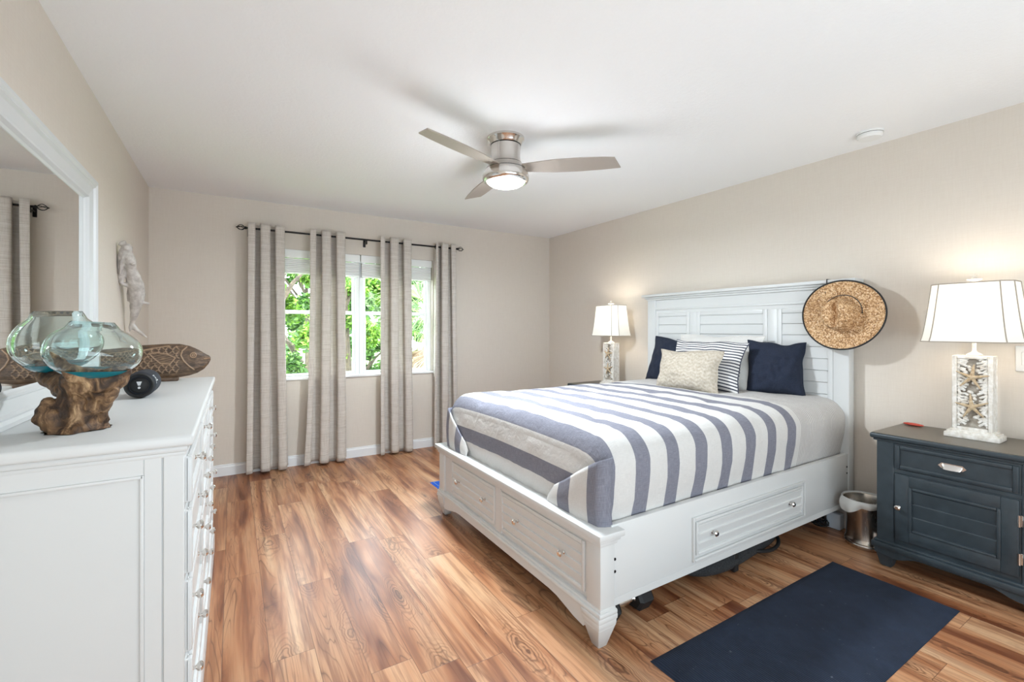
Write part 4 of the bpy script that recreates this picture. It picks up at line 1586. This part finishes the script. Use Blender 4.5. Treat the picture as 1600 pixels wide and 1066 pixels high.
bs.box((DX0, DY0 - 0.012, 0.122), (DX1 + 0.014, DY1 + 0.012, 0.150), 0.009, 3)
bs.build('plinth', M['white'], dr)
cols = ((1.535, 2.060), (2.082, 2.578), (2.600, 3.125))
rows = ((0.805, 0.932), (0.610, 0.785), (0.395, 0.590), (0.175, 0.375))
for y0, y1 in cols:
    for z0, z1 in rows:
        w, hh = y1 - y0, z1 - z0
        m4 = frame_M((DX1, y0, z0), (1, 0, 0))
        d = MB()
        d.M = m4
        d.box((0, -0.008, 0), (w, 0.012, hh), 0.002)
        for (a0, c0, a1, c1) in ((0, 0, 0.022, hh), (w - 0.022, 0, w, hh), (0.022, 0, w - 0.022, 0.022), (0.022, hh - 0.022, w - 0.022, hh)):
            d.box((a0, -0.017, c0), (a1, 0.0, c1), 0.005, 2)
        d.M = Matrix.Identity(4)
        do = d.build('drawer', M['white'], dr)
        for q in ((0.5,) if z1 - z0 < 0.15 else (0.22, 0.78)):
            knob(do, frame_M((DX1 + 0.008, lerp(y0, y1, q), (z0 + z1) / 2), (1, 0, 0)), 0.0135)

# ------------------------------------------------------------------ mirror
mr = thing('dresser_mirror', 'white framed mirror standing on the dresser against the wall', 'mirror', (XL + 0.03, 2.10, DZ))
MY0, MY1, MZ0, MZ1 = 1.44, 2.800, DZ + 0.001, 1.958
prof = [(0.000, 0.004), (0.000, 0.054), (0.014, 0.056), (0.024, 0.050), (0.030, 0.052), (0.038, 0.044), (0.074, 0.036), (0.078, 0.040), (0.086, 0.040), (0.092, 0.028), (0.100, 0.022), (0.100, 0.008)]
v, f = [], []
for (yy, zz, sy, sz) in ((MY0, MZ0, 1, 1), (MY1, MZ0, -1, 1), (MY1, MZ1, -1, -1), (MY0, MZ1, 1, -1)):
    for w_, dpt in prof:
        v.append((XL + dpt, yy + sy * w_, zz + sz * w_))
k = len(prof)
for i in range(4):
    j = (i + 1) % 4
    for q in range(k - 1):
        f.append((i * k + q, j * k + q, j * k + q + 1, i * k + q + 1))
MB().add(v, f).build('frame', M['white'], mr, recalc=True, angle=15)
MB().box((XL + 0.006, MY0 + 0.02, MZ0 + 0.02), (XL + 0.023, MY1 - 0.02, MZ1 - 0.02), 0).build('mirror_glass', M['mirror'], mr)

# ------------------------------------------------------------------ things on the dresser
CS, CC = math.sin(math.radians(31.46)), math.cos(math.radians(31.46))
def at(px, py, d):
    """point seen at (px, py) of the photo, d metres in front of the lens"""
    r = (px - 800) / 713.3 * d
    return Vector((CC * r + CS * d, -CS * r + CC * d, CAM_H - (py - 514.4) / 713.3 * d))
def atY(px, py, y):
    u = (px - 800) / 713.3
    return at(px, py, y / (CC - CS * u))

mb = MB()
def limb(pts):
    mb.tube([at(a, b_, d) for a, b_, d, r in pts], [r / 567 for a, b_, d, r in pts], 14)
limb([(122, 692, 1.27, 42), (126, 672, 1.27, 38), (127, 645, 1.27, 30), (130, 618, 1.27, 28), (138, 594, 1.27, 36), (140, 585, 1.27, 30)])
limb([(118, 668, 1.27, 30), (90, 664, 1.24, 25), (72, 660, 1.23, 15)])
limb([(95, 668, 1.23, 16), (82, 650, 1.23, 20), (76, 634, 1.23, 12), (72, 624, 1.23, 5)])
limb([(92, 655, 1.25, 15), (95, 640, 1.25, 15), (88, 625, 1.25, 7)])
limb([(132, 615, 1.27, 24), (104, 603, 1.30, 20), (78, 588, 1.33, 15), (62, 574, 1.35, 9), (53, 567, 1.36, 4)])
limb([(138, 606, 1.26, 28), (165, 597, 1.27, 26), (188, 588, 1.28, 17), (206, 580, 1.29, 6)])
limb([(135, 592, 1.24, 18), (112, 580, 1.20, 11), (92, 563, 1.18, 7), (78, 549, 1.17, 3)])
limb([(140, 664, 1.27, 26), (160, 668, 1.28, 12), (168, 655, 1.29, 8), (168, 642, 1.29, 4)])
limb([(160, 605, 1.25, 22), (160, 625, 1.26, 16), (150, 640, 1.26, 18)])
limb([(118, 688, 1.26, 34), (100, 684, 1.22, 26), (84, 680, 1.22, 18)])
dw_ = mb.build('driftwood_stand', M['drift'])
def dd(co):
    return 0.008 * noise.noise(co * 20) + 0.005 * noise.noise(co * 55) - 0.022 * max(0, noise.noise(co * 14 + Vector((3, 1, 7))) - 0.25)
remesh(dw_, 0.004, 2, 0.5, dd)
zmin = DZ - dw_.location.z
for v_ in dw_.data.vertices:
    if v_.co.z < zmin + 0.001:
        v_.co.z = zmin + 0.001
tag(dw_, 'gnarled brown driftwood root under the two glass bowls', 'driftwood')

def bowl(name, label, c, rx, ry, rz, mouth, slump, seed):
    t = MB()
    th = 0.0035
    def prof_pt(a, off):
        # a: 0 bottom .. 1 mouth
        amax = PI - math.asin(mouth / max(rx, ry)) 
        q = a * amax
        r = math.sin(q)
        z = -math.cos(q)
        return r, z
    def P(u, v):
        t_ = 2 * PI * u
        if v <= 0.5:
            a, off = v / 0.5, 0.0
        else:
            a, off = (1 - v) / 0.5, th
        r, z = prof_pt(a, off)
        lip = sstep(0.93, 1.0, a) * 0.10
        r += lip * 0.35
        sq = 1.0 - 0.10 * max(0, z)
        x = (rx - off) * r * math.cos(t_) * sq
        y = (ry - off) * r * math.sin(t_) * sq
        zz = (rz - off) * (math.copysign(abs(z) ** 0.92, z)) + (0.012 * lip * 10 if a > 0.93 else 0)
        zz += slump * x * (-0.5)
        n_ = noise.noise((math.cos(t_) * 1.4 + seed, math.sin(t_) * 1.4, z * 1.2))
        k = 1 + 0.07 * n_
        return (c[0] + x * k, c[1] + y * k, c[2] + zz)
    t.grid(P, 56, 56, closed_u=True)
    o = t.build(name, M['glass'], angle=80, recalc=True)
    # thick teal foot hugging the underside
    ft = MB()
    def Q(u, v):
        t_ = 2 * PI * u
        a = (v / 0.5 if v <= 0.5 else (1 - v) / 0.5) * 0.30
        off = 0.0008 if v <= 0.5 else 0.0045 * (1 - (a / 0.30) ** 2) + 0.0012
        r, z = prof_pt(a, 0)
        n_ = noise.noise((math.cos(t_) * 1.4 + seed, math.sin(t_) * 1.4, z * 1.2))
        k = 1 + 0.07 * n_
        x = (rx + off) * r * math.cos(t_) * k
        y = (ry + off) * r * math.sin(t_) * k
        zz = (rz + off) * (math.copysign(abs(z) ** 0.92, z)) + slump * x * (-0.5)
        return (c[0] + x, c[1] + y, c[2] + zz)
    ft.grid(Q, 40, 12, closed_u=True)
    ft.build('glass_foot', M['teal'], o, angle=80, recalc=True)
    return tag(o, label, 'bowl', 'blown glass bowls')
cb = at(146, 548, 1.255)
bowl('glass_bowl', 'flattened pale aqua glass bowl draped over the front of the driftwood', cb, 0.106, 0.104, 0.074, 0.046, 0.10, 1.0)
cb2 = at(90, 534, 1.345)
bowl('glass_bowl', 'rounder pale aqua glass bowl nearest the mirror', cb2, 0.100, 0.095, 0.090, 0.054, -0.06, 4.0)

# speaker
sp = thing('bluetooth_speaker', 'black cylindrical speaker lying on the dresser by the carved fish', 'speaker', (-0.318, 2.42, DZ))
SX, SZ, SR, SY0, SY1 = -0.318, DZ + 0.0535, 0.052, 2.330, 2.520
MB().lathe([(SR * 0.90, SY0 + 0.004), (SR * 0.985, SY0 + 0.014), (SR, SY0 + 0.03), (SR, SY1 - 0.03), (SR * 0.985, SY1 - 0.014), (SR * 0.9, SY1 - 0.004)], (SX, 0, SZ), 'Y', 48).build('body', M['navyfab'], sp, recalc=True, angle=60)
MB().lathe([(SR * 0.93, SY0 + 0.010), (SR * 0.95, SY0 + 0.001), (SR * 0.86, SY0 - 0.005), (SR * 0.72, SY0 - 0.002), (SR * 0.68, SY0 + 0.005)], (SX, 0, SZ), 'Y', 48, caps=False).build('end_ring', M['black'], sp, angle=60)
MB().lathe([(SR * 0.70, SY0 + 0.006), (SR * 0.52, SY0 + 0.0015), (SR * 0.48, SY0 - 0.001), (0.0001, SY0 - 0.002)], (SX, 0, SZ), 'Y', 40, caps=False).build('woofer', M['black'], sp, angle=60)
lg = MB()
lg.prism([(SX - 0.0085, SZ + 0.015), (SX + 0.0085, SZ + 0.015), (SX + 0.0035, SZ - 0.001), (SX - 0.0035, SZ - 0.001)], 0.001, 'Y', SY0 - 0.0035)
lg.lathe([(0.0001, SY0 - 0.0035), (0.0045, SY0 - 0.0035), (0.0045, SY0 - 0.002)], (SX, 0, SZ - 0.0095), 'Y', 18)
lg.build('emblem', M['logo'], sp)
fc = bpy.data.curves.new('lettering', 'FONT')
fc.body = 'JBL'
fc.size = 0.040
fc.extrude = 0.0
fo_ = bpy.data.objects.new('tmp_text', fc)
COL.objects.link(fo_)
dg = bpy.context.evaluated_depsgraph_get()
tm = bpy.data.meshes.new_from_object(fo_.evaluated_get(dg))
bpy.data.objects.remove(fo_, do_unlink=True)
tx = MB()
vv = []
xs_ = [v_.co.x for v_ in tm.vertices]
for v_ in tm.vertices:
    a = (v_.co.y - 0.014) / SR + math.radians(28)
    vv.append((SX + (SR + 0.0007) * math.cos(a), 2.352 + v_.co.x, SZ + (SR + 0.0007) * math.sin(a)))
tx.add(vv, [list(p.vertices) for p in tm.polygons])
tx.build('lettering', M['logo'], sp, smooth=False)

# carved fish
FY = 3.045
FX0, FX1 = -0.566, -0.105
def fish_top(x):
    return interp(x, [(-0.566, 1.180), (-0.45, 1.195), (-0.30, 1.203), (-0.245, 1.202), (-0.20, 1.190), (-0.16, 1.168), (-0.125, 1.142), (-0.112, 1.135), (-0.105, 1.126)])
def fish_bot(x):
    return interp(x, [(-0.566, 1.030), (-0.48, 1.020), (-0.27, 1.018), (-0.235, 1.024), (-0.20, 1.030), (-0.165, 1.042), (-0.135, 1.062), (-0.115, 1.088), (-0.105, 1.110)])
def seg(p, a, b):
    ax, ay = a; bx, by = b
    t_ = max(0, min(1, ((p[0] - ax) * (bx - ax) + (p[1] - ay) * (by - ay)) / ((bx - ax) ** 2 + (by - ay) ** 2)))
    return math.hypot(p[0] - ax - t_ * (bx - ax), p[1] - ay - t_ * (by - ay))
def poly_d(p, pl):
    return min(seg(p, a, b_) for a, b_ in zip(pl, pl[1:]))
GILL = [(-0.212, 1.186), (-0.232, 1.165), (-0.238, 1.140), (-0.225, 1.110), (-0.205, 1.085), (-0.18, 1.062)]
FIN = [(-0.262, 1.128), (-0.30, 1.150), (-0.345, 1.158), (-0.372, 1.152), (-0.35, 1.125), (-0.325, 1.100), (-0.285, 1.096), (-0.262, 1.128)]
BACK = [(-0.566, 1.150), (-0.45, 1.158), (-0.36, 1.180), (-0.29, 1.192)]
LIP = [(-0.135, 1.118), (-0.108, 1.121)]
def relief(x, z):
    p = (x, z)
    r = 0.0
    for pl, w in ((GILL, 0.0028), (FIN, 0.0028), (BACK, 0.0025), (LIP, 0.002)):
        r = max(r, math.exp(-(poly_d(p, pl) / w) ** 2))
    e = math.hypot(x + 0.183, z - 1.140)
    r = max(r, math.exp(-((e - 0.013) / 0.0025) ** 2), math.exp(-((e - 0.005) / 0.0025) ** 2))
    if x < -0.245 and poly_d(p, BACK) > 0.002 and z < interp(x, BACK) and z > 1.045:
        inside = -0.36 < x < -0.268 and 1.10 < z < 1.150
        if not inside:
            # overlapping scales
            s = 0.030
            j = math.floor((z - 1.0) / (s * 0.8))
            best = 9
            for dj in (-1, 0, 1):
                jj = j + dj
                xo = (jj % 2) * s / 2
                ii = round((x - xo) / s)
                for di in (-1, 0, 1):
                    cx, cz = (ii + di) * s + xo, 1.0 + jj * s * 0.8
                    d_ = math.hypot(x - cx, z - cz) - s * 0.62
                    if x < cx + 0.004:
                        best = min(best, abs(d_))
            r = max(r, 0.85 * math.exp(-(best / 0.0017) ** 2))
        else:
            r = max(r, 0.35 * (0.5 + 0.5 * math.sin((z - 1.10 - 0.25 * (x + 0.3)) * 520)))
    if z < 1.045:
        r = max(r, 0.3 * (0.5 + 0.5 * math.sin(z * 900)))
    return r
fb_ = MB()
NU, NV = 230, 80
for sd_ in (1, -1):
    def FP(u, v, sd_=sd_):
        x = lerp(FX0, FX1, u)
        z = lerp(fish_bot(x), fish_top(x), v)
        edge = min(v, 1 - v) * 2
        t_ = 0.026 * min(1, edge * 2.2 + 0.05) ** 0.5 * interp(u, [(0, 0.75), (0.6, 1), (0.85, 0.9), (1, 0.25)])
        r = relief(x, z) * 0.0035 * min(1, edge * 6)
        return (x, FY - sd_ * (t_ + r), z)
    def FU(u, v):
        x = lerp(FX0, FX1, u)
        z = lerp(fish_bot(x), fish_top(x), v)
        return (relief(x, z), 0)
    if sd_ > 0:
        fb_.grid(FP, NU, NV, uv=FU)
    else:
        fb_.grid(lambda u, v: FP(1 - u, v), NU, NV, uv=lambda u, v: FU(1 - u, v))
fish = fb_.build('carved_fish', M['fish'], angle=80)
tag(fish, 'dark carved wooden fish standing at the far end of the dresser', 'carving')
bb_ = MB()
bb_.box((-0.566, FY - 0.030, DZ + 0.001), (-0.248, FY + 0.030, 1.024), 0.004, 2)
bb_.build('base', M['fish'], fish)

# mermaid wall sculpture
mb = MB()
def chain(pts):
    """(px, py, y, r metres)"""
    mb.tube([atY(a, b_, y) for a, b_, y, r in pts], [r for *_, r in pts], 14)
chain([(199, 381, 3.50, 0.012), (199, 386, 3.50, 0.026), (199, 391, 3.50, 0.022)])
chain([(200, 392, 3.50, 0.016), (201, 400, 3.51, 0.028), (203, 410, 3.53, 0.033), (204, 420, 3.55, 0.027), (208, 432, 3.58, 0.036), (212, 446, 3.61, 0.043), (214, 460, 3.64, 0.042), (213, 475, 3.66, 0.033), (210, 490, 3.69, 0.022), (207, 503, 3.71, 0.014), (206, 509, 3.72, 0.013)])
chain([(207, 411, 3.50, 0.012), (209, 414, 3.50, 0.010)])
chain([(197, 384, 3.50, 0.020), (192, 396, 3.51, 0.022), (189, 410, 3.53, 0.020), (187, 425, 3.55, 0.016), (186, 440, 3.57, 0.008)])
chain([(188, 384, 3.50, 0.012), (190, 380, 3.50, 0.012), (197, 380, 3.50, 0.015)])
chain([(206, 405, 3.52, 0.014), (199, 418, 3.54, 0.013), (193, 430, 3.56, 0.012), (188, 441, 3.57, 0.012), (194, 444, 3.58, 0.012), (204, 447, 3.60, 0.014)])
chain([(206, 505, 3.72, 0.013), (212, 514, 3.72, 0.013), (221, 521, 3.72, 0.010), (230, 528, 3.72, 0.004)])
chain([(206, 505, 3.72, 0.012), (204, 512, 3.72, 0.010), (203, 519, 3.72, 0.004)])
chain([(214, 468, 3.65, 0.018), (224, 473, 3.65, 0.009), (234, 475, 3.65, 0.007)])
chain([(203, 448, 3.62, 0.012), (201, 462, 3.64, 0.010), (200, 471, 3.65, 0.004)])
for k in range(4):
    chain([(207 + k * 3.0, 452, 3.60 - 0.0 * k, 0.008), (209 + k * 2.2, 470, 3.63, 0.007), (207 + k * 1.2, 490, 3.68, 0.005)])
for k in range(4):
    chain([(206 - k * 4, 391 + k, 3.49, 0.006), (199 - k * 3.4, 402 + k * 3, 3.50, 0.006), (192 - k * 1.5, 414 + k * 5, 3.53, 0.005)])
mm = mb.build('mermaid_sculpture', M['sculpt'])
remesh(mm, 0.0042, 1, 0.5, lambda co: 0.002 * noise.noise(co * 45))
lim = XL + 0.0015 - mm.location.x
for v_ in mm.data.vertices:
    v_.co.x = max(v_.co.x, lim)
tag(mm, 'grey white mermaid sculpture hanging on the wall past the mirror', 'sculpture')

# ------------------------------------------------------------------ outside
setting(MB().box((-30, YB + T + 0.3, -1.3), (40, 60, -1.2), 0).build('ground', M['grass']), 'green ground outside the windows', 'ground')
def leaves(mb, c, r, n, size, rnd, clumps=26, flat=0.6):
    cl = []
    for _ in range(clumps):
        while True:
            p = Vector((rnd.uniform(-1, 1), rnd.uniform(-1, 1), rnd.uniform(-1, 1)))
            if p.length < 1:
                break
        cl.append((Vector((c[0] + p.x * r[0], c[1] + p.y * r[1], c[2] + p.z * r[2])), rnd.uniform(0.22, 0.42) * min(r)))
    for i in range(n):
        q, cr = cl[i % clumps]
        d = Vector((rnd.gauss(0, 1), rnd.gauss(0, 1), rnd.gauss(0, 1))).normalized() * cr * rnd.uniform(0.5, 1.25)
        p = q + d
        a = Vector((rnd.gauss(0, 1), rnd.gauss(0, 1), rnd.gauss(0, 0.7))).normalized()
        b = a.cross(Vector((rnd.gauss(0, 1), rnd.gauss(0, 1), rnd.gauss(0, 1)))).normalized()
        s = size * rnd.uniform(0.6, 1.3)
        mb.add([p - a * s, p + b * s * 0.4, p + a * s, p - b * s * 0.4], [(0, 1, 2, 3)])
LEAF = [m_leaf('leaf_bright', (44, 76, 20), (84, 122, 32), (134, 160, 66)), m_leaf('leaf_mid', (36, 62, 24), (66, 102, 38), (108, 136, 66)),
        m_leaf('leaf_soft', (60, 84, 50), (92, 118, 70), (132, 150, 106))]
def tree(label, x, y, z, rx, ry, rz, n, size, k, seed):
    t = thing('tree', label, 'tree', (x, y, -1.2), group='trees outside the windows')
    rnd = random.Random(seed)
    b = MB()
    leaves(b, (x, y, z), (rx, ry, rz), n, size, rnd)
    b.build('crown', LEAF[k], t, smooth=False)
    b = MB()
    b.tube([(x, y, -1.2), (x + 0.05, y, lerp(-1.2, z, 0.5)), (x - 0.03, y + 0.04, z + rz * 0.5)], [0.10, 0.08, 0.03], 8)
    for q in range(5):
        a = rnd.uniform(0, 2 * PI)
        b.tube([(x, y, z - rz * 0.4 + q * 0.15), (x + math.cos(a) * rx * 0.4, y + math.sin(a) * ry * 0.4, z + q * 0.2), (x + math.cos(a) * rx * 0.75, y + math.sin(a) * ry * 0.75, z + rz * 0.3 + q * 0.15)], [0.05, 0.03, 0.01], 6)
    b.build('trunk', M['bark'], t)
tree('bright yellow green tree close outside the window by the dresser', 0.50, 7.2, 1.75, 0.66, 0.42, 0.95, 5200, 0.055, 0, 1)
tree('low mid green bush under the bright tree outside', 1.00, 8.5, 0.42, 0.95, 0.42, 0.80, 5200, 0.055, 1, 2)
tree('bright green tree behind the white window mullion', 1.95, 9.6, 1.75, 0.75, 0.42, 1.05, 5200, 0.060, 0, 3)
tree('soft green bush low between the mullion and the palm', 2.55, 10.8, 0.40, 0.95, 0.42, 0.9, 5200, 0.06, 1, 5)
tree('pale soft green tree outside the pane nearest the bed', 4.00, 12.3, 2.1, 0.90, 0.45, 1.3, 5600, 0.07, 2, 4)
tree('tall background tree seen above the bright trees', 1.9, 15.0, 2.6, 2.0, 1.0, 2.4, 6500, 0.13, 1, 6)
tree('large pale background tree farther out behind the palm', 7.6, 18.0, 2.8, 2.4, 1.1, 3.0, 6500, 0.15, 2, 7)
tree('broad background tree glimpsed past the first curtain', 0.2, 20.0, 2.8, 3.0, 1.1, 3.2, 6500, 0.16, 1, 8)
tree('wide background tree filling the gap behind the mullion tree', 4.3, 22.5, 3.0, 3.2, 1.1, 3.4, 6500, 0.17, 1, 9)
# fan palm
pm = thing('palm', 'fan palm with green and tan drooping fronds outside the pane nearest the bed', 'palm', (3.05, 7.75, -1.2))
MB().tube([(3.05, 7.75, -1.2), (3.03, 7.74, 0.3), (3.02, 7.75, 1.45)], [0.13, 0.11, 0.10], 14).build('trunk', M['bark'], pm)
PALM = m_leaf('palm_leaf', (52, 80, 34), (92, 120, 58), (146, 156, 96))
PALMD = m_leaf('palm_dry', (98, 78, 58), (130, 110, 88), (152, 136, 114))
rnd = random.Random(11)
for i in range(30):
    az = rnd.uniform(0, 2 * PI)
    dry = i >= 20
    el = rnd.uniform(-0.3, 1.2) if not dry else rnd.uniform(-1.3, -0.7)
    c0 = Vector((3.02, 7.75, 1.45))
    d = Vector((math.cos(az) * math.cos(el), math.sin(az) * math.cos(el), math.sin(el)))
    L = rnd.uniform(0.45, 0.65)
    mid = c0 + d * L
    mid.z -= 0.06
    side = d.cross(Vector((0, 0, 1))).normalized()
    upv = side.cross(d).normalized()
    b = MB()
    b.tube([c0, c0 + d * L * 0.5, mid], [0.014, 0.010, 0.007], 6)
    for k in range(19):
        a = lerp(-1.25, 1.25, k / 18)
        ld = (d * math.cos(a) + side * math.sin(a)).normalized()
        Ll = 0.62 * (0.75 + 0.25 * math.cos(a)) * rnd.uniform(0.85, 1.1)
        p0, p1 = mid, mid + ld * Ll * 0.55 + upv * 0.02
        p2 = mid + ld * Ll - Vector((0, 0, 0.20 * rnd.uniform(0.6, 1.4)))
        w = upv.cross(ld).normalized() * 0.013
        b.add([p0 - w * 0.3, p0 + w * 0.3, p1 + w, p1 - w, p2], [(0, 1, 2, 3), (3, 2, 4)])
    b.build('frond', PALMD if dry else PALM, pm, smooth=False)
